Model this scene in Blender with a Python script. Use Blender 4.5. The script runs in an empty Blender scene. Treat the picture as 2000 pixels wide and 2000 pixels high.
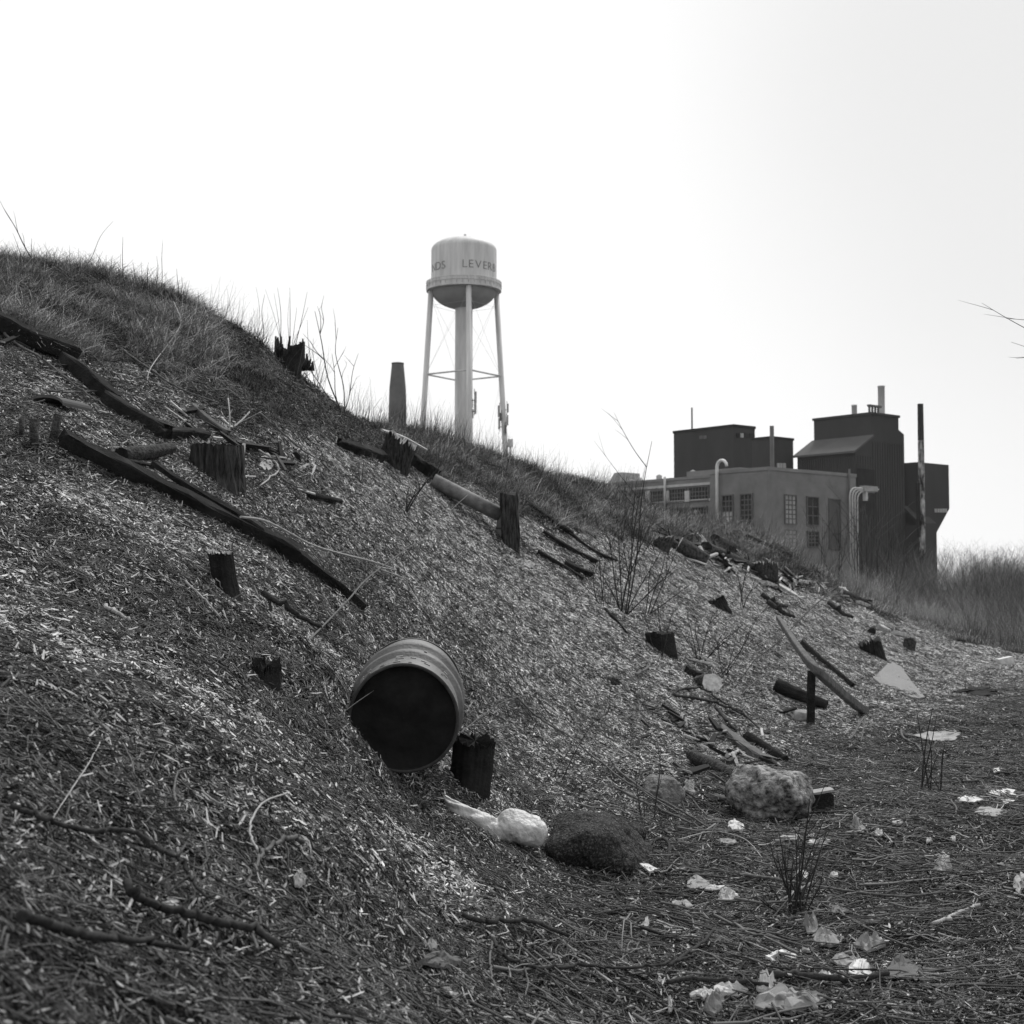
import bpy, math, random
import numpy as np
from mathutils import Vector, Matrix, noise as mn

R = math.radians
random.seed(7); rng = np.random.default_rng(7)
scene = bpy.context.scene
col = scene.collection

# ------------------------------------------------------------------ camera
F = 2824.0; HZ = 1150.0; CAMZ = 1.6
PITCH = math.atan((HZ - 1000) / F)
cam_d = bpy.data.cameras.new('camera'); cam = bpy.data.objects.new('camera', cam_d); col.objects.link(cam)
cam_d.sensor_width = 56.0; cam_d.lens = 56.0 * F / 2000.0
cam.location = (0, 0, CAMZ); cam.rotation_euler = (math.pi/2 + PITCH, 0, 0)
cam_d.clip_start = 0.05; cam_d.clip_end = 6000
cam_d.dof.use_dof = True; cam_d.dof.focus_distance = 8.6; cam_d.dof.aperture_fstop = 10.0
scene.camera = cam

# ------------------------------------------------------------------ sky, sun, exposure
SUN_EL, SUN_AZ = R(52), R(22)          # azimuth measured from +Y towards +X
w = bpy.data.worlds.new('World'); scene.world = w; w.use_nodes = True
nt = w.node_tree; nt.nodes.clear()
def N(t, **k):
    n = nt.nodes.new(t)
    for a, b in k.items(): setattr(n, a, b)
    return n
sky = N('ShaderNodeTexSky', sky_type='NISHITA', sun_disc=False, sun_elevation=SUN_EL, sun_rotation=SUN_AZ)
sky.air_density = 1.0; sky.dust_density = 6.0
bw = N('ShaderNodeRGBToBW'); nt.links.new(sky.outputs[0], bw.inputs[0])
sc = N('ShaderNodeMath', operation='MULTIPLY'); sc.inputs[1].default_value = 0.3; nt.links.new(bw.outputs[0], sc.inputs[0])
# overcast cloud layer: brightest round the veiled sun, greyer away from it, with broad soft cloud
tc = N('ShaderNodeTexCoord')
dot = N('ShaderNodeVectorMath', operation='DOT_PRODUCT'); nt.links.new(tc.outputs['Generated'], dot.inputs[0])
gd = Vector((-0.06, 1.0, 0.10)).normalized(); dot.inputs[1].default_value = gd
mr = N('ShaderNodeMapRange', interpolation_type='SMOOTHSTEP'); mr.inputs['From Min'].default_value = 0.80; mr.inputs['From Max'].default_value = 0.985
mr.inputs['To Min'].default_value = 6.0; mr.inputs['To Max'].default_value = 6.35; nt.links.new(dot.outputs['Value'], mr.inputs['Value'])
nz = N('ShaderNodeTexNoise'); nz.inputs['Scale'].default_value = 1.6; nz.inputs['Detail'].default_value = 3; nt.links.new(tc.outputs['Generated'], nz.inputs['Vector'])
mz = N('ShaderNodeMapRange'); mz.inputs['From Min'].default_value = .3; mz.inputs['From Max'].default_value = .7
mz.inputs['To Min'].default_value = .95; mz.inputs['To Max'].default_value = 1.04; nt.links.new(nz.outputs['Fac'], mz.inputs['Value'])
mb_ = N('ShaderNodeMapRange', interpolation_type='SMOOTHSTEP'); mb_.inputs['From Min'].default_value = -.7; mb_.inputs['From Max'].default_value = .85
mb_.inputs['To Min'].default_value = .72; mb_.inputs['To Max'].default_value = 1.0; nt.links.new(dot.outputs['Value'], mb_.inputs['Value'])
mc_ = N('ShaderNodeMath', operation='MULTIPLY'); nt.links.new(mr.outputs[0], mc_.inputs[0]); nt.links.new(mb_.outputs[0], mc_.inputs[1])
mu = N('ShaderNodeMath', operation='MULTIPLY'); nt.links.new(mc_.outputs[0], mu.inputs[0]); nt.links.new(mz.outputs[0], mu.inputs[1])
mx = N('ShaderNodeMix'); mx.data_type = 'FLOAT'; mx.inputs[0].default_value = .93
nt.links.new(sc.outputs[0], mx.inputs[2]); nt.links.new(mu.outputs[0], mx.inputs[3])
# a greyer bank of cloud at the upper right
d2_ = N('ShaderNodeVectorMath', operation='DOT_PRODUCT'); nt.links.new(tc.outputs['Generated'], d2_.inputs[0]); d2_.inputs[1].default_value = Vector((.46, 1.0, .44)).normalized()
m2_ = N('ShaderNodeMapRange', interpolation_type='SMOOTHSTEP'); m2_.inputs['From Min'].default_value = .925; m2_.inputs['From Max'].default_value = 1.0
m2_.inputs['To Min'].default_value = 1.0; m2_.inputs['To Max'].default_value = .80; nt.links.new(d2_.outputs['Value'], m2_.inputs['Value'])
m3_ = N('ShaderNodeMath', operation='MULTIPLY'); nt.links.new(mx.outputs[0], m3_.inputs[0]); nt.links.new(m2_.outputs[0], m3_.inputs[1])
bg = N('ShaderNodeBackground'); bg.inputs['Strength'].default_value = 0.10; nt.links.new(m3_.outputs[0], bg.inputs['Color'])
wo = N('ShaderNodeOutputWorld'); nt.links.new(bg.outputs[0], wo.inputs[0])

sd = bpy.data.lights.new('sun', 'SUN'); sd.energy = 1.5; sd.angle = R(14); sd.color = (1, .995, .985)
sun = bpy.data.objects.new('sun', sd); col.objects.link(sun)
sdir = Vector((math.sin(SUN_AZ)*math.cos(SUN_EL), math.cos(SUN_AZ)*math.cos(SUN_EL), math.sin(SUN_EL)))
sun.rotation_euler = (-sdir).to_track_quat('-Z', 'Y').to_euler(); sun.location = (0, 0, 60)
scene.view_settings.view_transform = 'Standard'; scene.view_settings.look = 'None'
scene.view_settings.exposure = 0.78; scene.view_settings.gamma = 1; scene.view_settings.use_curve_mapping = False

# ------------------------------------------------------------------ pixel <-> world measuring helpers
cp, sp = math.cos(PITCH), math.sin(PITCH)
def ray(px, py):
    a = (px - 1000) / F; b = (1000 - py) / F
    y = cp - b*sp; z = sp + b*cp
    return Vector((a/y, 1.0, z/y))
def P(px, py, d): return Vector((0, 0, CAMZ)) + ray(px, py) * d
def to_px(x, y, z):
    z = z - CAMZ
    f = y*cp + z*sp; u = -y*sp + z*cp
    f = np.maximum(f, 1e-3)
    return 1000 + F*x/f, 1000 - F*u/f

# ------------------------------------------------------------------ terrain: a thin-plate surface through measured points
CTL = {
 -350: [(2000,1.9),(1700,2.5),(1400,3.6),(1150,5.2),(900,7.2),(700,9.2),(470,12.3)],
 0:    [(2000,2.4),(1700,3.1),(1400,4.4),(1150,6.2),(900,8.6),(700,11.2),(506,14.4)],
 250:  [(2000,2.7),(1700,3.6),(1400,5.1),(1150,7.2),(950,9.4),(750,12.4),(562,16.0)],
 500:  [(2000,3.2),(1700,4.4),(1400,6.2),(1200,7.9),(1000,10.2),(850,12.6),(672,17.5)],
 650:  [(2000,3.6),(1700,4.9),(1500,6.6),(1300,8.4),(1100,11.2),(950,14.2),(800,19.0)],
 820:  [(2000,4.2),(1750,5.5),(1600,7.1),(1520,8.0),(1350,10.2),(1150,13.4),(980,17.2),(846,21.5)],
 1000: [(2000,4.8),(1700,7.4),(1600,8.6),(1400,11.6),(1200,15.0),(1050,18.8),(903,24.4)],
 1250: [(2000,5.2),(1700,8.1),(1600,9.7),(1500,11.9),(1400,14.3),(1250,18.0),(1100,23.5),(980,29.6)],
 1500: [(2000,5.3),(1700,8.2),(1560,11.0),(1430,15.6),(1300,21.0),(1150,29.5),(1058,37.5)],
 1650: [(2000,5.3),(1600,10.0),(1400,17.8),(1280,26.0),(1170,37.0)],
 1800: [(2000,5.3),(1600,10.0),(1400,18.0),(1300,28.5),(1224,43.0)],
 2000: [(2000,5.3),(1600,10.0),(1400,18.0),(1300,30.0),(1282,35.0)],
 2400: [(2000,5.3),(1600,10.0),(1400,18.0),(1300,30.0),(1275,38.0)],
}
cpts = []
for px, lst in CTL.items():
    for py, d in lst: cpts.append(tuple(P(px, py, d)))
    if px < 1700:
        c = P(px, lst[-1][0], lst[-1][1])
        r_ = ray(px, HZ)
        for k, dz in ((1.12, -.02), (1.4, -.25), (1.9, -.9)):
            cpts.append((r_.x*c.y*k, c.y*k, c.z + dz))
cpts += [(3,0,0),(8,3,0),(8,-8,0),(0,-8,.25),(1,0,.15),(-1.2,.5,.8),(-3,-2,1.7),(-5,3,2.6),(-9,3,4.9),(-9,-6,4.9),(-14,3,5.3),(-14,12,5.2),
         (12,14,0),(20,25,0),(20,45,0),(16,60,0),(30,60,0),(-14,30,4.4),(-5,45,3.4),(5,60,2.0),(26,5,0),(-20,20,5.0)]
C = np.array(cpts)
def tps_k(r2): return 0.5*r2*np.log(r2 + 1e-9)
n = len(C)
D2 = ((C[:, None, :2] - C[None, :, :2])**2).sum(-1)
A = np.zeros((n+3, n+3)); A[:n, :n] = tps_k(D2) + np.eye(n)*0.35
A[:n, n] = 1; A[:n, n+1:] = C[:, :2]; A[n, :n] = 1; A[n+1:, :n] = C[:, :2].T
sol = np.linalg.solve(A, np.r_[C[:, 2], 0, 0, 0])
def vnoise(x, y, s, seed=0):
    """smooth value noise, numpy"""
    x = np.asarray(x)/s + seed*17.3; y = np.asarray(y)/s - seed*9.1
    xi = np.floor(x).astype(np.int64); yi = np.floor(y).astype(np.int64); fx = x-xi; fy = y-yi
    fx = fx*fx*(3-2*fx); fy = fy*fy*(3-2*fy)
    def h(a, b):
        v = (a*374761393 + b*668265263 + seed*1442695) & 0xffffffff
        v = ((v ^ (v >> 13))*1274126177) & 0xffffffff
        return ((v ^ (v >> 16)) & 0xffff)/65535.0
    return ((h(xi,yi)*(1-fx)+h(xi+1,yi)*fx)*(1-fy) + (h(xi,yi+1)*(1-fx)+h(xi+1,yi+1)*fx)*fy)*2-1
BUMPS = []     # (x, y, radius, height) local mounds and hollows
def _bump(px, py, d, r, h): p = P(px, py, d); BUMPS.append((p.x, p.y, r, h))
_bump(640, 1420, 7.9, .26, .10); _bump(800, 1440, 8.0, .33, -.22); _bump(690, 1510, 7.42, .2, .06); _bump(680, 1430, 7.75, .2, -.07); _bump(725, 1485, 7.62, .2, -.10); _bump(520, 1250, 7.6, .5, .08); _bump(620,900,13.2,1.2,.25)
_bump(1290, 1540, 10.6, .35, .12); _bump(540, 1128, 8.35, .22, -.12); _bump(300, 1010, 8.7, .25, -.07); _bump(412, 1130, 8.0, .18, -.08); _bump(505, 1330, 7.6, .16, -.08)
def Hraw(x, y):
    x = np.asarray(x, float); y = np.asarray(y, float)
    sh = x.shape; xf = x.ravel(); yf = y.ravel(); z = np.empty_like(xf)
    for i in range(0, len(xf), 20000):
        a = xf[i:i+20000]; b = yf[i:i+20000]
        d2 = (a[:, None]-C[None, :, 0])**2 + (b[:, None]-C[None, :, 1])**2
        z[i:i+20000] = tps_k(d2) @ sol[:n] + sol[n] + a*sol[n+1] + b*sol[n+2]
    z = z.reshape(sh)
    r = np.hypot(x, y - 12)
    t = np.clip((r-48)/35, 0, 1); t = t*t*(3-2*t)
    z = np.clip(z, -.3, 6.5)*(1-t) + 0.0*t
    nearw = 1-t
    z = z + nearw*(vnoise(x, y, 1.7, 1)*.055 + vnoise(x, y, .55, 2)*.055 + vnoise(x, y, .2, 3)*.022)
    for bx, by, br, bh in BUMPS: z = z + bh*np.exp(-((x-bx)**2 + (y-by)**2)/(br*br))
    return z
# non-uniform grid axes
def axis(lo, hi, step, far, g=1.10):
    a = list(np.arange(lo, hi, step)); s = step
    while a[-1] < far: s = min(s*g, 250); a.append(a[-1]+s)
    s = step; b = [a[0]]
    while b[-1] > -far: s = min(s*g, 250); b.append(b[-1]-s)
    return np.array(b[:0:-1] + a)
gx = axis(-6.5, 7.5, .055, 2500, 1.045); gy = axis(1.5, 15, .055, 2500, 1.03)
GX, GY = np.meshgrid(gx, gy, indexing='ij'); GZ = Hraw(GX, GY)
def H(x, y):
    x = np.asarray(x, float); y = np.asarray(y, float)
    i = np.clip(np.searchsorted(gx, x)-1, 0, len(gx)-2); j = np.clip(np.searchsorted(gy, y)-1, 0, len(gy)-2)
    u = (x-gx[i])/(gx[i+1]-gx[i]); v = (y-gy[j])/(gy[j+1]-gy[j])
    return (GZ[i,j]*(1-u)+GZ[i+1,j]*u)*(1-v) + (GZ[i,j+1]*(1-u)+GZ[i+1,j+1]*u)*v
def hz(x, y): return float(H(x, y))
def nrm(x, y, e=.12):
    v = Vector((-(hz(x+e,y)-hz(x-e,y))/(2*e), -(hz(x,y+e)-hz(x,y-e))/(2*e), 1)); return v.normalized()
_dd = np.concatenate([np.arange(1.2, 20, .01), np.arange(20, 80, .04)])
def G(px, py, lift=0.0):
    """the point of the ground seen at a place of the photograph"""
    r = ray(px, py)
    below = (CAMZ + r.z*_dd) < H(r.x*_dd, _dd)
    k = int(np.argmax(below)) if below.any() else None
    d = _dd[k] if k is not None else 30.0
    p = Vector((r.x*d, d, 0)); p.z = hz(p.x, p.y)
    return p + nrm(p.x, p.y)*lift

# ------------------------------------------------------------------ materials
MATS = {}
def gray(v): return (v, v, v, 1)
def mat(name, lo, hi, scale=6, ramp=(.32,.68), rough=.9, bump=.3, stretch=(1,1,1), detail=6, metal=0, attr=False, spec=.25, fine=None, bdist=.02):
    m = bpy.data.materials.new(name); m.use_nodes = True; t = m.node_tree; b = t.nodes['Principled BSDF']
    b.inputs['Roughness'].default_value = rough; b.inputs['Metallic'].default_value = metal
    b.inputs['Specular IOR Level'].default_value = spec
    c = t.nodes.new('ShaderNodeTexCoord'); mp = t.nodes.new('ShaderNodeMapping'); mp.inputs['Scale'].default_value = stretch
    t.links.new(c.outputs['Object'], mp.inputs[0])
    no = t.nodes.new('ShaderNodeTexNoise'); no.inputs['Scale'].default_value = scale; no.inputs['Detail'].default_value = detail; no.inputs['Roughness'].default_value = .65
    t.links.new(mp.outputs[0], no.inputs['Vector'])
    r = t.nodes.new('ShaderNodeValToRGB'); r.color_ramp.elements[0].position = ramp[0]; r.color_ramp.elements[1].position = ramp[1]
    r.color_ramp.elements[0].color = gray(lo); r.color_ramp.elements[1].color = gray(hi)
    t.links.new(no.outputs['Fac'], r.inputs[0]); out = r.outputs[0]
    if attr:
        at = t.nodes.new('ShaderNodeAttribute'); at.attribute_name = 'tone'
        mm = t.nodes.new('ShaderNodeMix'); mm.data_type = 'RGBA'; mm.blend_type = 'MULTIPLY'; mm.inputs[0].default_value = 1
        t.links.new(out, mm.inputs[6]); t.links.new(at.outputs['Fac'], mm.inputs[7]); out = mm.outputs[2]
    t.links.new(out, b.inputs['Base Color'])
    if bump:
        bp = t.nodes.new('ShaderNodeBump'); bp.inputs['Strength'].default_value = bump; bp.inputs['Distance'].default_value = bdist
        if fine:
            n2 = t.nodes.new('ShaderNodeTexNoise'); n2.inputs['Scale'].default_value = fine; n2.inputs['Detail'].default_value = 5
            t.links.new(mp.outputs[0], n2.inputs['Vector']); t.links.new(n2.outputs['Fac'], bp.inputs['Height'])
        else: t.links.new(no.outputs['Fac'], bp.inputs['Height'])
        t.links.new(bp.outputs[0], b.inputs['Normal'])
    MATS[name] = m; return m
mat('soil', .012, .05, 9, bump=.8, fine=40, bdist=.03)
mat('chip', .75, 1.0, 30, bump=0, attr=True, rough=.85)
mat('grass_blade', .8, 1.0, 20, bump=0, attr=True, rough=.8)
mat('dark_timber', .012, .04, 5, stretch=(1,1,1), bump=.5, fine=50, rough=.95, spec=.08)
mat('gray_timber', .07, .17, 9, bump=.5, fine=60, spec=.15)
mat('bark', .018, .11, 22, bump=.9, fine=60, bdist=.03, spec=.1)
mat('bark_furrowed', .010, .085, 42, stretch=(1,1,.14), bump=1.0, bdist=.03, spec=.1, detail=3)
mat('cut_wood', .22, .6, 14, bump=.3, fine=90)
mat('pale_wood', .28, .55, 18, bump=.4, fine=70)
mat('twig_dark', .02, .06, 40, bump=.3, spec=.15)
mat('twig_mid', .07, .16, 40, bump=.3)
mat('twig_pale', .26, .46, 40, bump=.3)
mat('rust_outside', .085, .19, 4, bump=.25, fine=60, rough=.62, metal=0, spec=.4)
mat('rust_inside', .010, .028, 5, bump=.3, fine=30, rough=.95, spec=.03)
mat('rock_pale', .03, .40, 19, ramp=(.38,.64), bump=.9, fine=34, bdist=.025, detail=10)
mat('rock_mid', .06, .26, 30, bump=.8, fine=45, bdist=.03, detail=8)
mat('rock_dark', .03, .20, 85, ramp=(.50,.74), bump=1.0, fine=34, bdist=.035, spec=.15)
mat('bag_plastic', .42, .72, 14, bump=.8, fine=30, rough=.5, spec=.4)
mat('litter', .45, .75, 12, bump=.3, rough=.6)
mat('litter_gray', .2, .38, 12, bump=.3, rough=.7)
mat('concrete', .19, .26, 14, bump=.3, fine=60)
mat('iron_pipe', .12, .26, 12, bump=.3, fine=60, rough=.7, spec=.3)
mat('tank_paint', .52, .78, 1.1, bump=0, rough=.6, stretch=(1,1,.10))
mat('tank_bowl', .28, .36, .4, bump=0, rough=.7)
mat('tank_letter', .16, .26, 3, bump=0)
mat('steel_gray', .3, .5, 2, bump=0)
mat('brick_wall', .17, .24, .6, bump=.2, fine=3, detail=8)
mat('parapet_brick', .2, .27, .5, bump=.2)
mat('clad', .045, .07, .15, bump=.1, stretch=(1,1,.3), spec=.1)
mat('clad_roof', .10, .13, .3, bump=0, stretch=(1,1,.3), spec=.1)
mat('white_stack', .75, .88, 1, bump=0)
mat('rust_rim', .035, .08, 12, bump=.3, fine=60)
mat('cut_bright', .45, .9, 22, bump=.2)
mat('stone_band', .45, .6, 1, bump=0)
mat('pane_dark', .01, .04, .8, bump=0, rough=.6, spec=.12)
mat('pane_pale', .32, .5, 1.5, bump=0)
mat('window_bar', .10, .16, 2, bump=0)
mat('stack_dark', .02, .6, .9, ramp=(.48,.62), bump=0, stretch=(1,1,.35))
mat('stack_black', .012, .03, 1, bump=0)
mat('chimney_brick', .09, .14, .35, bump=0)
mat('brush', .8, 1, 20, bump=0, attr=True)
# ------------------------------------------------------------------ mesh builder
def smoothpath(pts, n):
    pts = [Vector(p) for p in pts]
    if len(pts) == 2: return [pts[0].lerp(pts[1], i/n) for i in range(n+1)]
    e = [pts[0]*2-pts[1]] + pts + [pts[-1]*2-pts[-2]]; out = []
    m = max(1, n//(len(pts)-1))
    for i in range(1, len(e)-2):
        p0, p1, p2, p3 = e[i-1:i+3]
        for k in range(m):
            t = k/m
            out.append(.5*((2*p1)+(p2-p0)*t+(2*p0-5*p1+4*p2-p3)*t*t+(3*p1-p0-3*p2+p3)*t*t*t))
    out.append(pts[-1]); return out
class MB:
    def __init__(s): s.v = []; s.f = []; s.t = []; s.sm = []
    def face(s, idx, smooth=False): s.f.append(tuple(idx)); s.sm.append(smooth)
    def vert(s, p, tone=1.0): s.v.append(tuple(p)); s.t.append(tone); return len(s.v)-1
    def box(s, c, ax, ay, az):
        """centre and three half axes"""
        c = Vector(c); b = len(s.v)
        for i in (-1,1):
            for j in (-1,1):
                for k in (-1,1): s.vert(c + ax*i + ay*j + az*k)
        for q in ((0,1,3,2),(4,6,7,5),(0,4,5,1),(2,3,7,6),(0,2,6,4),(1,5,7,3)): s.face([b+a for a in q])
    def poly_prism(s, pts, off):
        b = len(s.v); n = len(pts); off = Vector(off)
        for p in pts: s.vert(p)
        for p in pts: s.vert(Vector(p)+off)
        s.face([b+i for i in range(n)][::-1]); s.face([b+n+i for i in range(n)])
        for i in range(n): j = (i+1) % n; s.face([b+i, b+j, b+n+j, b+n+i])
    def tube(s, path, rad, sides=6, jit=0, cap=True, tone=1.0, smooth=True, wob=None):
        path = [Vector(p) for p in path]; n = len(path)
        if not hasattr(rad, '__len__'): rad = [rad]*n
        if len(rad) != n: rad = list(np.interp(np.linspace(0,1,n), np.linspace(0,1,len(rad)), rad))
        up = Vector((0,0,1)); rings = []; prev = None
        for i, p in enumerate(path):
            t = (path[min(i+1,n-1)]-path[max(i-1,0)])
            if t.length < 1e-9: t = Vector((0,0,1))
            t.normalize()
            if prev is None:
                u = t.cross(up); 
                if u.length < .1: u = t.cross(Vector((1,0,0)))
            else: u = prev - t*prev.dot(t)
            u.normalize(); prev = u; v = t.cross(u); ring = []
            for k in range(sides):
                a = 2*math.pi*k/sides; r = rad[i]*(1+random.uniform(-jit,jit))
                if wob: r *= wob(i/(n-1), a, p)
                ring.append(s.vert(p + (u*math.cos(a)+v*math.sin(a))*r, tone))
            rings.append(ring)
        for a, b in zip(rings, rings[1:]):
            for k in range(sides): l = (k+1) % sides; s.face([a[k], a[l], b[l], b[k]], smooth)
        if cap: s.face(rings[0][::-1]); s.face(rings[-1])
        return rings
    def lathe(s, prof, c, axis=Vector((0,0,1)), sides=32, smooth=True, wob=None):
        axis = Vector(axis).normalized(); u = axis.cross(Vector((0,0,1)) if abs(axis.z) < .95 else Vector((1,0,0))).normalized(); v = axis.cross(u)
        c = Vector(c); rings = []
        for r, h in prof:
            rings.append([s.vert(c + axis*h + (u*math.cos(2*math.pi*k/sides)+v*math.sin(2*math.pi*k/sides))*r*(wob(2*math.pi*k/sides, h) if wob else 1)) for k in range(sides)])
        for a, b in zip(rings, rings[1:]):
            for k in range(sides): l = (k+1) % sides; s.face([a[k], a[l], b[l], b[k]], smooth)
        return rings
    def build(s, name, m, loc=None, parent=None, tone=False):
        loc = Vector(loc) if loc is not None else Vector((0,0,0))
        me = bpy.data.meshes.new(name); V = np.array(s.v, float) - np.array(loc)
        me.from_pydata(V.tolist(), [], s.f); me.polygons.foreach_set('use_smooth', s.sm)
        if tone:
            a = me.attributes.new('tone', 'FLOAT', 'POINT'); a.data.foreach_set('value', np.array(s.t, dtype=np.float32))
        me.materials.append(MATS[m] if isinstance(m, str) else m); me.update()
        o = bpy.data.objects.new(name, me); col.objects.link(o)
        if parent: o.parent = parent
        else: o.location = loc
        return o
def tag(o, label, cat, group=None):
    o['label'] = label; o['category'] = cat
    if group: o['group'] = group
    return o
def thing(name, loc, label, cat, group=None):
    o = bpy.data.objects.new(name, None); o.empty_display_size = .2; col.objects.link(o); o.location = loc
    return tag(o, label, cat, group)
def kind(o, k): o['kind'] = k; return o

# ------------------------------------------------------------------ ground
me = bpy.data.meshes.new('ground'); nx, ny = GX.shape
idx = np.arange(nx*ny).reshape(nx, ny)
q = np.stack([idx[:-1,:-1], idx[1:,:-1], idx[1:,1:], idx[:-1,1:]], -1).reshape(-1, 4)
me.vertices.add(nx*ny); me.vertices.foreach_set('co', np.stack([GX, GY, GZ], -1).ravel())
me.loops.add(q.size); me.loops.foreach_set('vertex_index', q.ravel())
me.polygons.add(len(q)); me.polygons.foreach_set('loop_start', np.arange(0, q.size, 4)); me.polygons.foreach_set('loop_total', np.full(len(q), 4))
me.update(calc_edges=True); me.materials.append(MATS['soil']); me.polygons.foreach_set('use_smooth', np.ones(len(q), bool))
ground = bpy.data.objects.new('ground', me); col.objects.link(ground); kind(ground, 'structure')

# ------------------------------------------------------------------ stuff: scattered with geometry nodes from clump meshes
def scatter_group(templates):
    g = bpy.data.node_groups.new('scatter', 'GeometryNodeTree')
    g.interface.new_socket('Geometry', in_out='INPUT', socket_type='NodeSocketGeometry')
    g.interface.new_socket('Geometry', in_out='OUTPUT', socket_type='NodeSocketGeometry')
    gi = g.nodes.new('NodeGroupInput'); go = g.nodes.new('NodeGroupOutput')
    ip = g.nodes.new('GeometryNodeInstanceOnPoints'); g.links.new(gi.outputs[0], ip.inputs['Points'])
    j = g.nodes.new('GeometryNodeJoinGeometry')
    for t in reversed(templates):
        oi = g.nodes.new('GeometryNodeObjectInfo'); oi.inputs['Object'].default_value = t; oi.inputs['As Instance'].default_value = True
        g.links.new(oi.outputs['Geometry'], j.inputs[0])
    g.links.new(j.outputs[0], ip.inputs['Instance']); ip.inputs['Pick Instance'].default_value = True
    for nm, ty, sk in (('rot','FLOAT_VECTOR','Rotation'), ('scl','FLOAT_VECTOR','Scale'), ('pick','INT','Instance Index')):
        na = g.nodes.new('GeometryNodeInputNamedAttribute'); na.data_type = ty; na.inputs['Name'].default_value = nm
        g.links.new(na.outputs['Attribute'], ip.inputs[sk])
    g.links.new(ip.outputs[0], go.inputs[0]); return g
def normals(x, y, e=.12):
    nx_ = -(H(x+e,y)-H(x-e,y))/(2*e); ny_ = -(H(x,y+e)-H(x,y-e))/(2*e); nz_ = np.ones_like(nx_)
    l = np.sqrt(nx_**2+ny_**2+1); return nx_/l, ny_/l, nz_/l
def scatter(name, templates, x, y, scl, pick, label, cat, align=1.0, lift=0.0, spin=None):
    nx_, ny_, nz_ = normals(x, y)
    nx_ = nx_*align; ny_ = ny_*align; nz_ = np.sqrt(np.maximum(1-nx_**2-ny_**2, .05))
    rot = np.zeros((len(x), 3)); sp_ = rng.uniform(0, 2*math.pi, len(x)) if spin is None else spin
    # Euler XYZ with R = Rz Ry Rx ; build from matrix align(z->n) * Rz(spin)
    q_ = [Vector((0,0,1)).rotation_difference(Vector((a,b,c))).to_matrix() @ Matrix.Rotation(s_, 3, 'Z') for a,b,c,s_ in zip(nx_,ny_,nz_,sp_)]
    rot = np.array([tuple(m_.to_euler()) for m_ in q_], dtype=np.float32)
    me = bpy.data.meshes.new(name); me.vertices.add(len(x))
    me.vertices.foreach_set('co', np.stack([x, y, H(x,y)+lift], -1).astype(np.float32).ravel())
    a = me.attributes.new('rot','FLOAT_VECTOR','POINT'); a.data.foreach_set('vector', rot.ravel())
    s3 = np.asarray(scl); s3 = np.repeat(s3[:,None],3,1) if s3.ndim == 1 else s3
    a = me.attributes.new('scl','FLOAT_VECTOR','POINT'); a.data.foreach_set('vector', s3.astype(np.float32).ravel())
    a = me.attributes.new('pick','INT','POINT'); a.data.foreach_set('value', np.asarray(pick, dtype=np.int32))
    o = bpy.data.objects.new(name, me); col.objects.link(o); kind(o, 'stuff'); tag(o, label, cat)
    mo = o.modifiers.new('scatter', 'NODES'); mo.node_group = scatter_group(templates)
    return o
def template(mb, name, m):
    o = mb.build(name, m, tone=True); col.objects.unlink(o); return o
def chip_template(name, n_, rad, lmin, lmax, wmin, wmax, tones, tilt=.36, hgt=.042, strings=0, stick=0):
    mb = MB()
    for i in range(n_):
        a = random.uniform(0, 2*math.pi); r = rad*math.sqrt(random.random())
        c = Vector((r*math.cos(a), r*math.sin(a), random.uniform(-.2, 1)*hgt))
        L = random.uniform(lmin, lmax) * (1 if random.random() < .85 else 1.7); wd = random.uniform(wmin, wmax)
        th = wd*random.uniform(.25,.6)
        d = Vector((math.cos(a*7.3+i), math.sin(a*7.3+i), random.gauss(0, tilt))).normalized()
        u = d.cross(Vector((random.gauss(0,.5), random.gauss(0,.5), 1))).normalized(); v = d.cross(u)
        tn = random.choice(tones)*random.uniform(.75, 1.25)
        b = len(mb.v); bend = v*L*random.uniform(-.06,.06)
        k0, k1 = random.uniform(.1,.9), random.uniform(.1,.8)
        A_ = c - d*L/2; B_ = c + bend; C_ = c + d*L/2
        for p, k in ((A_,k0),(B_,1),(C_,k1)):
            mb.vert(p-u*wd*k/2, tn); mb.vert(p+u*wd*k/2, tn); mb.vert(p+v*th*k, tn)
        for s0 in (0, 3):
            for e in range(3): e2 = (e+1) % 3; mb.face((b+s0+e, b+s0+e2, b+s0+3+e2, b+s0+3+e))
        mb.face((b, b+2, b+1)); mb.face((b+6, b+7, b+8))
    for i in range(stick):
        a = random.uniform(0, 2*math.pi); r = rad*math.sqrt(random.random())
        c = Vector((r*math.cos(a), r*math.sin(a), random.uniform(.1, 1.1)*hgt)); d = Vector((math.cos(i*2.4+a), math.sin(i*2.4+a), random.gauss(0,.12)))
        L = random.uniform(.08, .26); s_ = Vector((-d.y, d.x, 0))
        pts = [c+d*L*(t-.5)+s_*L*random.uniform(-.07,.07)+Vector((0,0,random.uniform(-.01,.01))) for t in (0,.33,.66,1)]
        mb.tube(pts, [random.uniform(.0015,.004), .001], 3, cap=False, tone=random.choice(tones)*random.uniform(.4,1.3))
    return template(mb, name, 'chip')
TL = [.04,.18,.44,.64,.82]; TD = [.015,.03,.05,.09,.26]; TM = [.025,.05,.12,.30,.58]
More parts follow.
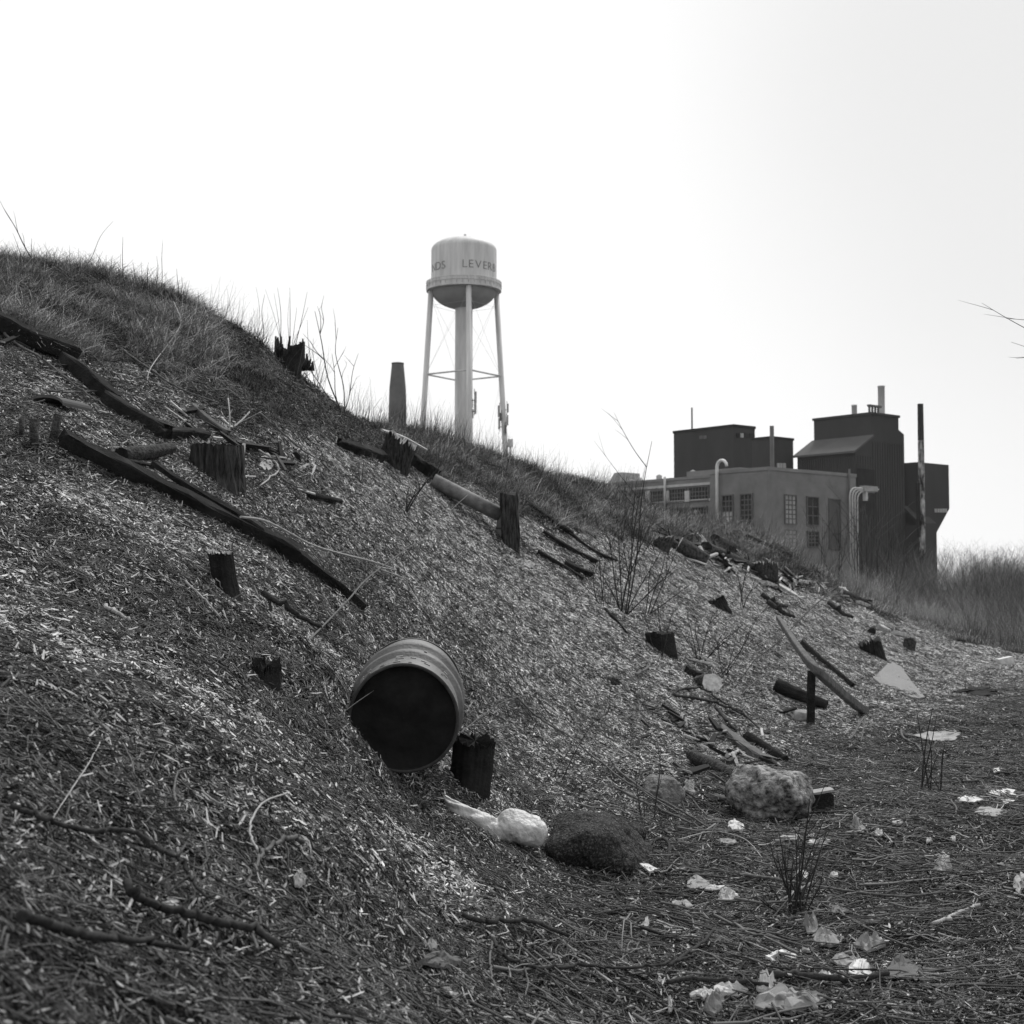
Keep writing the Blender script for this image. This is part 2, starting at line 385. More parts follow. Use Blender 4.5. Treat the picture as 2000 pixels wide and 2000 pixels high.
chips = [chip_template('chip_clump', 135, .17, .014, .052, .004, .011, TL, stick=4),
         chip_template('chip_clump', 140, .17, .014, .052, .004, .010, TM, stick=6),
         chip_template('chip_clump', 115, .17, .014, .058, .004, .011, TM, tilt=.5, stick=8),
         chip_template('chip_clump', 95, .17, .012, .04, .003, .009, TD, stick=6),
         chip_template('chip_clump', 28, .18, .022, .08, .005, .013, [.34,.48,.62,.15], tilt=.3, hgt=.045, stick=6),
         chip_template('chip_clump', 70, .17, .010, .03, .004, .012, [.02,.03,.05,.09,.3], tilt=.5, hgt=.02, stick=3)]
def grass_template(name, n_, rad, h0, h1, tones, wd=.0028, droop=.8, lean=.5):
    mb = MB()
    for i in range(n_):
        a = random.uniform(0, 2*math.pi); r = rad*math.sqrt(random.random()); p = Vector((r*math.cos(a), r*math.sin(a), -.01))
        h = random.uniform(h0, h1); az = random.uniform(0, 2*math.pi); d = Vector((math.cos(az), math.sin(az), 0)); s_ = Vector((-d.y, d.x, 0))
        ln = random.uniform(.05, lean); dr = random.uniform(.1, droop); tn = random.choice(tones)*random.uniform(.7,1.3); prev = None
        for k in range(4):
            t = k/3; c = p + d*h*(ln*t + dr*t*t*.6) + Vector((0,0,h*(t - dr*.45*t*t))); ww = wd*(1-.75*t)
            q0 = mb.vert(c-s_*ww, tn); q1 = mb.vert(c+s_*ww, tn)
            if prev: mb.face((prev[0], prev[1], q1, q0))
            prev = (q0, q1)
    return template(mb, name, 'grass_blade')
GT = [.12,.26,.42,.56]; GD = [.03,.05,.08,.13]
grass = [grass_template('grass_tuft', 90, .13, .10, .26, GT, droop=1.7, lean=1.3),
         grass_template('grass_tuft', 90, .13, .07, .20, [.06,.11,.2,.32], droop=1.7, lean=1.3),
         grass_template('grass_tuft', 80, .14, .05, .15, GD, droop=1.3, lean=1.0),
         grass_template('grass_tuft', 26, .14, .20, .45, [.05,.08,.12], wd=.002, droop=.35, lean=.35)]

GB = ([-400,0,130,250,330,420,500,640,740,850,1000,1120,1230,1330,1480,1640,1810,2000,2400],
      [500,618,682,748,800,840,850,865,895,950,1010,1050,1035,1058,1098,1165,1222,1275,1290])
TB = ([300,650,900,1050,1200,1350,1600,2000,2400],[2500,2200,1960,1790,1650,1545,1440,1345,1310])
NS = 70000
u_ = rng.random(NS*4)
yy = 1.6 + (52-1.6)*rng.random(NS*4)**1.0
# density falling with distance
dist_cdf = np.linspace(1.6, 55, 800); wgt = (dist_cdf*1.15) * np.where(dist_cdf < 10, 1, (10/dist_cdf)**1.35)
cdf = np.cumsum(wgt); cdf /= cdf[-1]
yy = np.interp(rng.random(NS), cdf, dist_cdf); aa = rng.uniform(-.46, .44, NS); xx = aa*yy
zz = H(xx, yy); ppx, ppy = to_px(xx, yy, zz)
jx = ppx + vnoise(xx, yy, .9, 5)*40; jy = ppy + vnoise(xx, yy, .7, 6)*(22+60/np.maximum(yy,3))
gb = np.interp(jx, *GB); tb = np.interp(jx, *TB)
is_g = jy < gb; is_t = (jy > tb)
# behind the crest nothing shows: keep only the first metre or two beyond it
vis = np.ones(NS, bool)
for fct in (.7,.8,.88,.94): 
    zb = H(xx*fct, yy*fct); vis &= ((zb-CAMZ)/(yy*fct) < (zz+.35-CAMZ)/yy)
scl_d = np.clip((yy/10)**.55, 1, 2.1)*rng.uniform(.85,1.2,NS)
scl3 = np.stack([scl_d, scl_d, np.minimum(scl_d, 1.0)*.9], -1)
scl3[:, :2] *= np.clip(.72+.05*yy, .8, 1)[:, None]
big = -.10 + 1.2*vnoise(xx, yy, 1.5, 8) + .95*vnoise(xx, yy, .4, 9) - .55*np.clip((7-yy)/4, 0, 1)*np.clip((1300-ppx)/700,0,1) + .25*rng.normal(size=NS)
pk = np.where(big > .35, 0, np.where(big > -.25, 1, np.where(big > -.7, 2, 3)))

# the far slope is bleached and fine; the near left and the flat ground are darker and coarser
far = (yy > 9.5) & ~is_t
pk = np.where(far & (pk >= 2) & (rng.random(NS) < .6), 1, pk); pk = np.where(far & (pk == 1) & (rng.random(NS) < .5), 0, pk)
pk = np.where(rng.random(NS) < .085*np.clip((yy-2)/4,.35,1), 4, pk)
vf = (yy > 13) & ~is_t; pk = np.where(vf & (pk >= 1) & (pk <= 3) & (rng.random(NS) < .72), 0, pk)
near = (yy < 5.5); pk = np.where(near & (pk == 0) & (rng.random(NS) < .55), 1, pk)
pk = np.where(is_t & (pk == 0) & (rng.random(NS)<.9), 2, pk); pk = np.where(is_t & (pk <= 2) & (rng.random(NS)<.72), 3, pk)
fcx = P(788,1404,7.72); bcx = P(804,1345,8.56); axv = np.array(bcx-fcx); axl = np.linalg.norm(axv); axv /= axl
rel = np.stack([xx-fcx.x, yy-fcx.y, H(xx,yy)-fcx.z], -1); tt = rel @ axv; rd = np.linalg.norm(rel - tt[:,None]*axv, axis=1)
indrum = (tt > -.06) & (tt < axl+.1) & (rd < .36)
sel = vis & ~is_g & ~indrum
scatter('wood_chips', chips, xx[sel], yy[sel], scl3[sel], pk[sel], 'shredded wood chips and splinters covering the slope and the flat ground', 'wood chips')
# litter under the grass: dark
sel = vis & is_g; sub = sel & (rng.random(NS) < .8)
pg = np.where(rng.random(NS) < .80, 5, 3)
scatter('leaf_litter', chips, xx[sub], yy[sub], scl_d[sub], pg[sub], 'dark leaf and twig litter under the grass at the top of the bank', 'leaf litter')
# grass proper
NG = 42000
yg = 1.6 + rng.random(NG)**.8*52; yg = np.interp(rng.random(NG), cdf, dist_cdf)
yg = 8 + rng.random(NG)*44; xg = rng.uniform(-.46, .44, NG)*yg
zg = H(xg, yg); gpx, gpy = to_px(xg, yg, zg)
jx = gpx + vnoise(xg, yg, .9, 5)*40; jy = gpy + vnoise(xg, yg, .7, 6)*30
vg = np.ones(NG, bool)
for fct in (.7,.8,.88,.94):
    zb = H(xg*fct, yg*fct); vg &= ((zb-CAMZ)/(yg*fct) < (zg+.45-CAMZ)/yg)
ing = (jy < np.interp(jx, *GB)) & vg
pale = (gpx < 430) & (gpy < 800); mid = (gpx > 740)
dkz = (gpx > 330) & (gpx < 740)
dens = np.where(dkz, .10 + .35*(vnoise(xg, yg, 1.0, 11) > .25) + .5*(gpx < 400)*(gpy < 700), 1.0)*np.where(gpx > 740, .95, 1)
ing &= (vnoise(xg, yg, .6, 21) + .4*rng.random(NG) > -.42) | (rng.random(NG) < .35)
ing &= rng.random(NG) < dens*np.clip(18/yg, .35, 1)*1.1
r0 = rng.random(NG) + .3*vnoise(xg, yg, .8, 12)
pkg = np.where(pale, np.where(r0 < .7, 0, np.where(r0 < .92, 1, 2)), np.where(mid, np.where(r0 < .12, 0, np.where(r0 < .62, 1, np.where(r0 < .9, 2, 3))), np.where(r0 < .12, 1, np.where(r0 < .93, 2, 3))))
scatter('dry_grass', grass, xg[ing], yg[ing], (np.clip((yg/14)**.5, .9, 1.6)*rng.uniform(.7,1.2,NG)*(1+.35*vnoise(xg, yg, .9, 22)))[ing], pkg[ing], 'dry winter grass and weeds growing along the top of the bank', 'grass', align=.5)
print('chips', sel.sum(), 'grass', ing.sum())
# twig litter on the flat ground
def twig_template(name, n_, rad, tones, lmin=.12, lmax=.55, r0=.0018, r1=.0055):
    mb = MB()
    for i in range(n_):
        a = random.uniform(0, 2*math.pi); r = rad*math.sqrt(random.random()); c = Vector((r*math.cos(a), r*math.sin(a), random.uniform(.015,.05)))
        L = random.uniform(lmin, lmax); az = random.gauss(0, .9); d = Vector((math.cos(az), math.sin(az), random.gauss(0,.05))); s_ = Vector((-d.y, d.x, 0)); cv = random.gauss(0,.05)
        kk = random.uniform(.25,.75); ka = random.gauss(0,.16)
        pts = [c+d*L*(t-.5)+s_*L*(cv*t*t + ka*abs(t-kk) + random.uniform(-.012,.012))+Vector((0,0,random.uniform(-.006,.012))) for t in sorted([0,kk*.5,kk,kk+(1-kk)*.5,1])]
        mb.tube(pts, [random.uniform(r0,r1), r0*.6], 4, cap=False, tone=random.choice(tones)*random.uniform(.7,1.3))
    return template(mb, name, 'chip')
twigs = [twig_template('twig_clump', 14, .35, [.03,.06,.12,.2], .08, .35), twig_template('twig_clump', 14, .35, [.10,.2,.34,.48], .05, .26), twig_template('twig_clump', 7, .3, [.03,.08,.2], .3, .9, .004, .009)]
NT = 8500
yt = np.interp(rng.random(NT), cdf, dist_cdf); xt = rng.uniform(-.4,.44,NT)*yt; tpx, tpy = to_px(xt, yt, H(xt, yt))
tbt = np.interp(tpx, *TB); isg = tpy < np.interp(tpx, *GB)
pr = np.where(tpy > tbt-20, .8, .03)*np.where(isg, .5, 1); k_ = (rng.random(NT) < pr) & (yt < 34)
scatter('twig_litter', twigs, xt[k_], yt[k_], rng.uniform(.8,1.25,k_.sum()), rng.choice([0,0,1,1,1,2], k_.sum()), 'tangle of thin dead twigs strewn over the flat ground at the foot of the bank', 'twigs', spin=rng.normal(0,.8,k_.sum()))
# coarse splintered wood where logs broke up: round the boulder and along the end of the crest
def debris_template(n_, rad, l0, l1):
    mb = MB()
    for i in range(n_):
        a = random.uniform(0, 6.28); r = rad*math.sqrt(random.random()); c = Vector((r*math.cos(a), r*math.sin(a), random.uniform(.02,.08)))
        az = random.gauss(.0, 1.0); d = Vector((math.cos(az), math.sin(az), random.gauss(0,.25))).normalized(); L = random.uniform(l0, l1); w_ = L*random.uniform(.05,.16)
        u = d.cross(UZ).normalized(); v = d.cross(u); tn = random.choice([.02,.03,.06,.12,.3,.5])*random.uniform(.8,1.2); b = len(mb.v)
        for f, k in ((-.5,random.uniform(.2,1)),(0,1),(.5,random.uniform(.1,.8))):
            for e in ((-1,-1),(1,-1),(1,1),(-1,1)): mb.vert(c + d*L*(f+random.uniform(-.03,.03)) + u*e[0]*w_*k/2 + v*e[1]*w_*k*.3, tn)
        for q0 in (0, 4):
            for e in range(4): e2 = (e+1) % 4; mb.face((b+q0+e, b+q0+e2, b+q0+4+e2, b+q0+4+e))
        mb.face((b+3,b+2,b+1,b)); mb.face((b+8,b+9,b+10,b+11))
    return template(mb, 'debris_clump', 'chip')
UZ = Vector((0,0,1))
deb = [debris_template(9, .35, .06, .22), debris_template(7, .4, .10, .40)]
DX, DY, DP, DS = [], [], [], []
def add_deb(cx, cy, sx, sy, n_, pk_, sc_):
    for _ in range(n_):
        p = G(cx+random.gauss(0, sx), cy+random.gauss(0, sy)); DX.append(p.x); DY.append(p.y); DP.append(random.choice(pk_)); DS.append(sc_*random.uniform(.6,1.2))
add_deb(1400, 1430, 70, 45, 34, (0,1), .9); add_deb(1330, 1400, 50, 25, 16, (0,), .8); add_deb(1560, 1570, 90, 30, 12, (0,), .8)
for t_ in np.linspace(0, 1, 60): add_deb(1310+t_*380, 1062+t_*125, 14, 7+6*t_, 1, (0,1,1), 1.5-t_*.2)
for t_ in np.linspace(0, 1, 16): add_deb(30+t_*420, 690+t_*180, 20, 12, 1, (0,1), .9)
add_deb(560, 900, 60, 15, 8, (0,1), .9); add_deb(500, 1180, 50, 25, 6, (0,), .8); add_deb(1160, 1720, 160, 60, 10, (0,), .6); add_deb(1700, 1700, 230, 150, 70, (0,), .6); add_deb(1250, 1380, 160, 90, 22, (0,), .6); add_deb(1050, 1180, 160, 90, 12, (0,), .6); add_deb(640, 1100, 120, 60, 14, (0,), .7)
scatter('wood_debris', deb, np.array(DX), np.array(DY), np.array(DS), np.array(DP), 'broken splintered wood debris around the boulder and along the crest', 'wood debris')
# ================================================================== far structures
def on_line(px, p0, d):
    a = ray(px, HZ).x; t = (a*p0.y - p0.x)/(d.x - a*d.y); return p0 + d*t, t
def zpx(py, p): return P(1000, py, p.y).z
C3 = lambda cx, cy: (1150 + cx/2.415, 740 + cy/2.415)     # measured on an enlarged part of the photograph
AZR = R(50); RD = Vector((math.sin(AZR), math.cos(AZR), 0)); LD = Vector((-RD.y, RD.x, 0))
UPV = Vector((0, 0, 1))
def block(px_c, d, px_l, px_r, py_t, zb=0.0):
    c = P(px_c, HZ, d); c.z = 0; l, tl = on_line(px_l, c, LD); r, tr = on_line(px_r, c, RD)
    zt = zpx(py_t, c); mb = MB()
    mb.poly_prism([Vector((p.x, p.y, zb)) for p in (c, r, r + LD*tl, l)], (0, 0, zt-zb))
    return mb, c, l, r, zt, tl, tr
def slab(mb, p0, d, s0, s1, z0, z1, out0, out1, nrm_):
    """a flat box on a facade: from s0 to s1 along it, z0 to z1, standing out0..out1 proud of it"""
    c = p0 + d*((s0+s1)/2) + nrm_*((out0+out1)/2); c.z = (z0+z1)/2
    mb.box(c, d*((s1-s0)/2), nrm_*((out1-out0)/2), UPV*((z1-z0)/2))
NL, NR = -RD, -LD        # outward normals of the left-facing and the right-facing walls
def window(parent, root, c0, d, nn, px0, px1, py0, py1, cols, rows, pale_part=None, loc=None, pm='pane_dark'):
    q0, s0 = on_line(px0, c0, d); q1, s1 = on_line(px1, c0, d)
    if s0 > s1: s0, s1 = s1, s0
    qm = (q0+q1)/2; z1 = zpx(py0, qm); z0 = zpx(py1, qm); fw = .12
    f = MB()
    for a, b, e, g_ in ((s0-fw, s0, z0-fw, z1+fw), (s1, s1+fw, z0-fw, z1+fw), (s0, s1, z1, z1+fw), (s0, s1, z0-fw, z0)): slab(f, c0, d, a, b, e, g_, 0.0, .16, nn)
    for k in range(1, cols): x_ = s0+(s1-s0)*k/cols; slab(f, c0, d, x_-.055, x_+.055, z0, z1, .05, .09, nn)
    for k in range(1, rows): z_ = z0+(z1-z0)*k/rows; slab(f, c0, d, s0, s1, z_-.055, z_+.055, .052, .088, nn)
    fo = f.build('window', 'window_bar', loc, root)
    zs = z0+(z1-z0)*pale_part if pale_part else z0
    p = MB(); slab(p, c0, d, s0, s1, zs, z1, 0.003, .03, nn); p.build('pane', pm, (0,0,0), fo).data.transform(Matrix.Translation(-Vector(loc)))
    if pale_part: p = MB(); slab(p, c0, d, s0, s1, z0, zs, 0.003, .06, nn); o = p.build('pane', 'pane_pale', (0,0,0), fo); o.data.transform(Matrix.Translation(-Vector(loc))); o['label'] = 'pale lower pane'
    return fo

# --- brick factory building
BD = 150.0
mb, bc, bl, br, bz, btl, btr = block(1502, BD, 1388, 1674, 918)
fac = thing('brick_building', (bc.x, bc.y, 0), 'low brick factory building with tall barred windows behind the bank', 'building')
L0 = Vector((bc.x, bc.y, 0))
mb.build('wall', 'brick_wall', L0, fac)
m2, wc, wl, wr, wz, wtl, wtr = block(1392, BD+8.6, 1105, 1520, 932.5); m2.build('wall', 'brick_wall', L0, fac)['label'] = 'long low wing wall on the left'
p = MB(); slab(p, bc, RD, -.08, btr+.08, bz, bz+.35, -.35, .08, NR); slab(p, bc, LD, .36, btl, bz, bz+.35, -.35, .08, NL); p.build('parapet', 'parapet_brick', L0, fac)
p = MB(); slab(p, wc, LD, 0, wtl, wz, wz+.3, -.3, .08, NL); p.build('parapet', 'parapet_brick', L0, fac)
# raised roof block
m3, uc, ul, ur, uz, utl, utr = block(C3(720,0)[0], BD+7.5, C3(465,0)[0], C3(760,0)[0], C3(0,417)[1], 9.0); m3.build('roof_block', 'parapet_brick', L0, fac)
for (a, b, y0, y1, cc, rr, pp) in ((636,683,552,676,3,5,.42),(723,775,546,715,3,7,None)):
    (x0, q0), (x1, q1) = C3(a, y0), C3(b, y1); window(None, fac, bc, LD, NL, x0, x1, q0, q1, cc, rr, pp, L0)
for (a, b, y0, y1, cc, rr, pm) in ((928,978,551,682,3,6,'pane_pale'),(928,978,716,790,3,4,'pane_pale'),(1033,1083,560,688,2,3,'pane_dark'),(1035,1082,722,790,3,4,'pane_dark'),(1137,1187,571,720,1,1,'clad_roof'),(1137,1187,728,800,1,1,'clad_roof')):  # pale panes: the sky's reflection is put into their base colour
    (x0, q0), (x1, q1) = C3(a, y0), C3(b, y1); window(None, fac, bc, RD, NR, x0, x1, q0, q1, cc, rr, None, L0, pm)
for k, (a, b, y0, y1) in enumerate(((105,190,545,597),(205,275,540,590),(292,366,531,584),(384,462,521,577),(480,568,512,572),(395,462,613,660),(480,560,608,660))):
    (x0, q0), (x1, q1) = C3(a, y0), C3(b, y1); window(None, fac, wc, LD, NL, x0, x1, q0, q1, 6, 3, None, L0)
for (y0l, y0r, th) in ((545,505,.28),(602,590,.22)):
    p = MB(); zb_ = zpx(C3(0,(y0l+y0r)/2)[1], (wc+wl)/2); slab(p, wc, LD, 0, wtl, zb_, zb_+th, .0, .14, NL); p.build('stone_band', 'stone_band', L0, fac)
for cx in (197, 284, 374, 471):
    q, s_ = on_line(C3(cx,0)[0], wc, LD); p = MB(); slab(p, wc, LD, s_-.35, s_+.35, zpx(C3(0,580)[1], q), zpx(C3(0,520)[1], q)-.2, 0, .2, NL); p.build('pilaster', 'stone_band', L0, fac)
# roof monitor and small roof things
q, s_ = on_line(C3(122,0)[0], wc + RD*4, LD); zr = wz
p = MB(); a0 = q - LD*1.4; b0 = q + LD*1.9
prof = [Vector((a0.x,a0.y,zr-.3)), Vector((a0.x,a0.y,zr+1.9)), Vector((q.x,q.y,zr+1.9)), Vector((b0.x,b0.y,zr-.3))]
p.poly_prism(prof, RD*3); p.build('roof_monitor', 'steel_gray', L0, fac)
for cx, h_ in ((205,.7),(240,.9),(262,.5),(335,1.0),(495,1.2)):
    q, s_ = on_line(C3(cx,0)[0], wc+RD*3, LD); p = MB(); p.lathe([(.35, wz-.2), (.35, wz+h_), (.05, wz+h_+.15)], Vector((q.x,q.y,0)), sides=8); p.build('roof_vent', 'steel_gray', L0, fac)
# pale downpipes on the wall: gooseneck and straight one
def vpipe(cx, y0, y1, r, m, nm, d, c0, nn, goose=False, label=None):
    q, s_ = on_line(C3(cx,0)[0], c0, d); q = q + nn*(r+.15); z1 = zpx(C3(0,y0)[1], q); z0 = zpx(C3(0,y1)[1], q)
    pts = [Vector((q.x,q.y,z0)), Vector((q.x,q.y,z1-.6 if goose else z1))]
    if goose:
        g_ = -d if d is LD else d
        for a in np.linspace(0.3, math.pi, 7): pts.append(Vector((q.x,q.y,z1-.6)) + g_*(.7-.7*math.cos(a)) + UPV*.7*math.sin(a))
    p = MB(); p.tube(pts, r, 8); o = p.build(nm, 'white_stack' if goose else m, L0, fac)
    if label: o['label'] = label
vpipe(618, 390, 700, .17, 'stone_band', 'gooseneck_pipe', LD, bc, NL, True)
vpipe(370, 462, 620, .14, 'stone_band', 'drainpipe', LD, wc, NL); vpipe(1226, 425, 800, .12, 'clad_roof', 'drainpipe', RD, bc, NR, label='dark thin drainpipe')
# bundle of insulated pipes
p_root = thing('pipe_bundle', on_line(C3(1250,0)[0], bc, RD)[0], 'bundle of pale insulated pipes bending over against the dark boiler house', 'pipes')
lp = p_root.location.copy()
for k in range(4):
    q, s_ = on_line(C3(1236+k*12,0)[0], bc + NR*1.5, RD); zt = zpx(C3(0,512+k*6)[1], q); zb_ = -1
    pts = [Vector((q.x,q.y,zb_)), Vector((q.x,q.y,zt-1.0))] + [Vector((q.x,q.y,zt-1.0)) + RD*(1-math.cos(a)) + UPV*math.sin(a) for a in (.4,.8,1.2,math.pi/2)]
    pts.append(pts[-1] + RD*(4.2-k*.7)); p = MB(); p.tube(pts, .09, 8); p.build('pipe', 'stone_band', lp, p_root)
p = MB(); q, _ = on_line(C3(1310,0)[0], bc + NR*1.5, RD); 
slab(p, q, RD, -.5, 1.9, zpx(C3(0,530)[1], q), zpx(C3(0,505)[1], q), -.4, .3, NR); p.build('pipe_bracket', 'steel_gray', lp, p_root)
p = MB(); slab(p, q, RD, -.2, .2, zpx(C3(0,575)[1], q), zpx(C3(0,530)[1], q), -.2, .2, NR); p.build('valve_box', 'stone_band', lp, p_root)

# --- boiler house (profile in the right-hand plane, swept to the left)
D1 = 172.0
c0 = P(C3(1265,0)[0], HZ, D1); c0.z = 0
def prof_pt(cx, cy):
    q, s_ = on_line(C3(cx,0)[0], c0, RD); return s_
zt_ = lambda cy, cx: zpx(C3(0,cy)[1], on_line(C3(cx,0)[0], c0, RD)[0])
S = {k: prof_pt(k, 0) for k in (1265,1345,1472,1497)}
z340, z275, z168, z240, z262 = zt_(340,1265), zt_(275,1345), zt_(168,1345), zt_(240,1472), zt_(262,1497)
_, Lx = on_line(C3(990,0)[0], c0, LD)
boil = thing('boiler_house', (c0.x, c0.y, 0), 'tallest dark metal-clad boiler house with a sloping lean-to roof', 'building'); LB = Vector((c0.x,c0.y,0))
pr = [(0,-1),(0,z340),(S[1345],z275),(S[1345],z168),(S[1472],z168),(S[1472],z240),(S[1497],z262),(S[1497],-1)]
p = MB(); p.poly_prism([c0 + RD*s_ + UPV*z_ for s_, z_ in pr], LD*Lx); p.build('wall', 'clad', LB, boil)
p = MB(); A_ = c0 + UPV*(z340+.05) - RD*.5 - UPV*.3; B_ = c0 + RD*S[1345] + UPV*(z275+.05); t_ = UPV*.25
p.poly_prism([A_-LD*.3, B_-LD*.3, B_+LD*(Lx+.3), A_+LD*(Lx+.3)], t_); p.build('lean_to_roof', 'clad_roof', LB, boil)
p = MB(); 
p.poly_prism([c0+RD*(S[1345]-.15)+UPV*z168-LD*.15, c0+RD*(S[1472]+.15)+UPV*z168-LD*.15, c0+RD*(S[1472]+.15)+UPV*z168+LD*(Lx+.15), c0+RD*(S[1345]-.15)+UPV*z168+LD*(Lx+.15)], UPV*.3); p.build('roof_edge', 'clad', LB, boil)
for cx, y0, y1, rr in ((1392,38,175,.43),(1263,128,180,.34)):
    q = P(*[C3(cx,0)[0], HZ], D1+9); q.z = 0; p = MB(); z1 = zpx(C3(0,y0)[1], q); z0 = zpx(C3(0,y1)[1], q)-2
    p.lathe([(rr,z0),(rr,z1),(rr*1.08,z1),(rr*1.08,z1+.15),(rr*.8,z1+.15),(rr*.8,z1-.5)], q, sides=16); o = p.build('roof_stack', 'white_stack', LB, boil)
p = MB(); q = P(C3(1360,0)[0], HZ, D1+7); q.z = 0; z_ = z168
for k in range(4): slab(p, q, RD, -1.2+k*.6, -1.0+k*.6, z_, z_+1.5, -.1, .1, NR)
slab(p, q, RD, -1.3, 1.2, z_+1.5, z_+1.75, -.2, .2, NR); p.build('roof_rail', 'window_bar', LB, boil)
# big dark doorway panels and ribs on the lean-to wall
p = MB()
for k in range(1, 26): slab(p, c0, LD, Lx*k/26-.05, Lx*k/26+.05, 4, z340-.6, 0, .07, NL)
p.build('cladding_ribs', 'clad', LB, boil)
p = MB()
for k in range(1, 20): s_ = S[1497]*k/20; slab(p, c0, RD, s_-.05, s_+.05, 3, (z275 if s_ > S[1345] else z340)-.5, 0, .07, NR)
p.build('cladding_ribs', 'clad', LB, boil)
p = MB(); s0, s1 = prof_pt(1268,0), prof_pt(1350,0); slab(p, c0, RD, s0, s1, zt_(640,1310), zt_(425,1310), .07, .14, NR); p.build('wall_panel', 'stack_black', LB, boil)
def row_panes(root, loc, c0_, d, nn, spans, y0, y1, m):
    for a, b in spans:
        q0, s0 = on_line(C3(a,0)[0], c0_, d); q1, s1 = on_line(C3(b,0)[0], c0_, d); p = MB()
        slab(p, c0_, d, min(s0,s1), max(s0,s1), zpx(C3(0,y1)[1], q0), zpx(C3(0,y0)[1], q0), .0, .1, nn); p.build('window', m, loc, root)
# --- two blocks behind on the left
mb, ac, al, ar, az_, atl, atr = block(C3(690,0)[0], 190, C3(405,0)[0], C3(790,0)[0], C3(0,226)[1])
ta = thing('mill_block', (ac.x,ac.y,0), 'plain dark square block left of the boiler house, behind the brick building', 'building'); la = Vector((ac.x,ac.y,0)); mb.build('wall', 'clad', la, ta)
p = MB(); slab(p, ac, LD, -.1, atl+.1, az_, az_+.35, -.3, .1, NL); slab(p, ac, RD, .31, atr+.1, az_, az_+.35, -.3, .1, NR); p.build('roof_edge', 'stack_black', la, ta)
row_panes(ta, la, ac, RD, NR, ((700,716),(738,760),(764,784)), 256, 276, 'stack_black'); row_panes(ta, la, ac, RD, NR, ((720,734),), 256, 276, 'pane_pale'); row_panes(ta, la, ac, LD, NL, ((528,545),(548,562)), 268, 284, 'window_bar')
p = MB(); q = on_line(C3(492,0)[0], ac+RD*2, LD)[0]; p.tube([Vector((q.x,q.y,az_-.5)), Vector((q.x,q.y,az_+3.6))], .12, 6); p.build('mast', 'clad_roof', la, ta)
mb, c2, l2, r2, z2, t2l, t2r = block(C3(868,0)[0], 178, C3(775,0)[0], C3(971,0)[0], C3(0,281)[1])
tb_ = thing('mill_block', (c2.x,c2.y,0), 'smaller dark block with a thin corner flue between the square block and the boiler house', 'building'); lb = Vector((c2.x,c2.y,0)); mb.build('wall', 'clad', lb, tb_)
p = MB(); slab(p, c2, LD, -.1, t2l, z2, z2+.3, -.3, .1, NL); slab(p, c2, RD, .31, t2r+.1, z2, z2+.3, -.3, .1, NR); p.build('roof_edge', 'stack_black', lb, tb_)
p = MB(); q = c2 - RD*.5 - LD*.5; p.tube([Vector((q.x,q.y,0)), Vector((q.x,q.y,zpx(C3(0,222)[1], q)))], .26, 10); p.build('flue', 'chimney_brick', lb, tb_)
row_panes(tb_, lb, c2, RD, NR, ((893,903),(906,916),(919,933)), 397, 432, 'stone_band')
# --- right-hand tower on its narrow base
mb = MB(); dc = P(C3(1560,0)[0], HZ, 178); dc.z = 0; dl, dtl = on_line(C3(1480,0)[0], dc, LD); dr, dtr = on_line(C3(1707,0)[0], dc, RD)
zD1 = zpx(C3(0,392)[1], dc); zD0 = zpx(C3(0,612)[1], dr); zH = zpx(C3(0,690)[1], dr)-1.0
mb.poly_prism([Vector((q.x,q.y,zD0)) for q in (dc, dr, dr+LD*dtl, dl)], (0,0,zD1-zD0))
tw = thing('conveyor_tower', (dc.x,dc.y,0), 'dark overhanging tower on a narrower base at the right end of the plant', 'building'); ld = Vector((dc.x,dc.y,0))
mb.build('wall', 'clad', ld, tw)
p = MB(); top_ = [dc, dr, dr+LD*dtl, dl]; _, se = on_line(C3(1645,0)[0], dc, RD)
bot_ = [dc + RD*.1, dc+RD*se, dc+RD*se+LD*(dtl*.9), dc+RD*.1+LD*(dtl*.9)]
b0 = [p.vert(Vector((q.x,q.y,zD0))) for q in top_]; b1 = [p.vert(Vector((q.x,q.y,zH))) for q in bot_]
for k in range(4): l_ = (k+1) % 4; p.face([b1[k], b1[l_], b0[l_], b0[k]])
p.face(b1[::-1]); p.build('hopper', 'clad', ld, tw)
row_panes(tw, ld, dc, RD, NR, ((1636,1644),(1648,1656),(1660,1670),(1673,1682),(1685,1693)), 612, 630, 'pane_pale')
mb, ec, el, er, ez, etl, etr = block(C3(1566,0)[0], 176.5, C3(1485,0)[0], C3(1645,0)[0], C3(0,690)[1]); mb.build('base_wall', 'clad', ld, tw)
p = MB(); q0 = [ec+UPV*ez, er+UPV*ez, er+LD*etl+UPV*(ez+2.2), el+UPV*(ez+2.2)]; p.poly_prism(q0, (0,0,.3)); p.build('base_roof', 'clad', ld, tw)
# --- tall stack in front
q = P(C3(1577,0)[0], HZ, 160); q.z = 0; zt1 = zpx(C3(0,118)[1], q)
st = thing('steel_stack', q, 'tall thin black and rust-streaked steel stack right of the boiler house', 'stack')
zmid = zpx(C3(0,290)[1], q)
p = MB(); p.lathe([(.34,zmid),(.32,zt1),(.25,zt1),(.25,zt1-1)], q, sides=14); p.build('upper_pipe', 'stack_black', q, st)
p = MB(); p.lathe([(.34,-1),(.34,zmid-.003)], q, sides=14); p.build('lower_pipe', 'stack_dark', q, st)
p = MB(); z_ = zpx(C3(0,490)[1], q); p.lathe([(.22,z_-6),(.22,z_)], q + Vector((-.5,-.3,0)), sides=8); p.build('side_flue', 'stack_black', q, st)

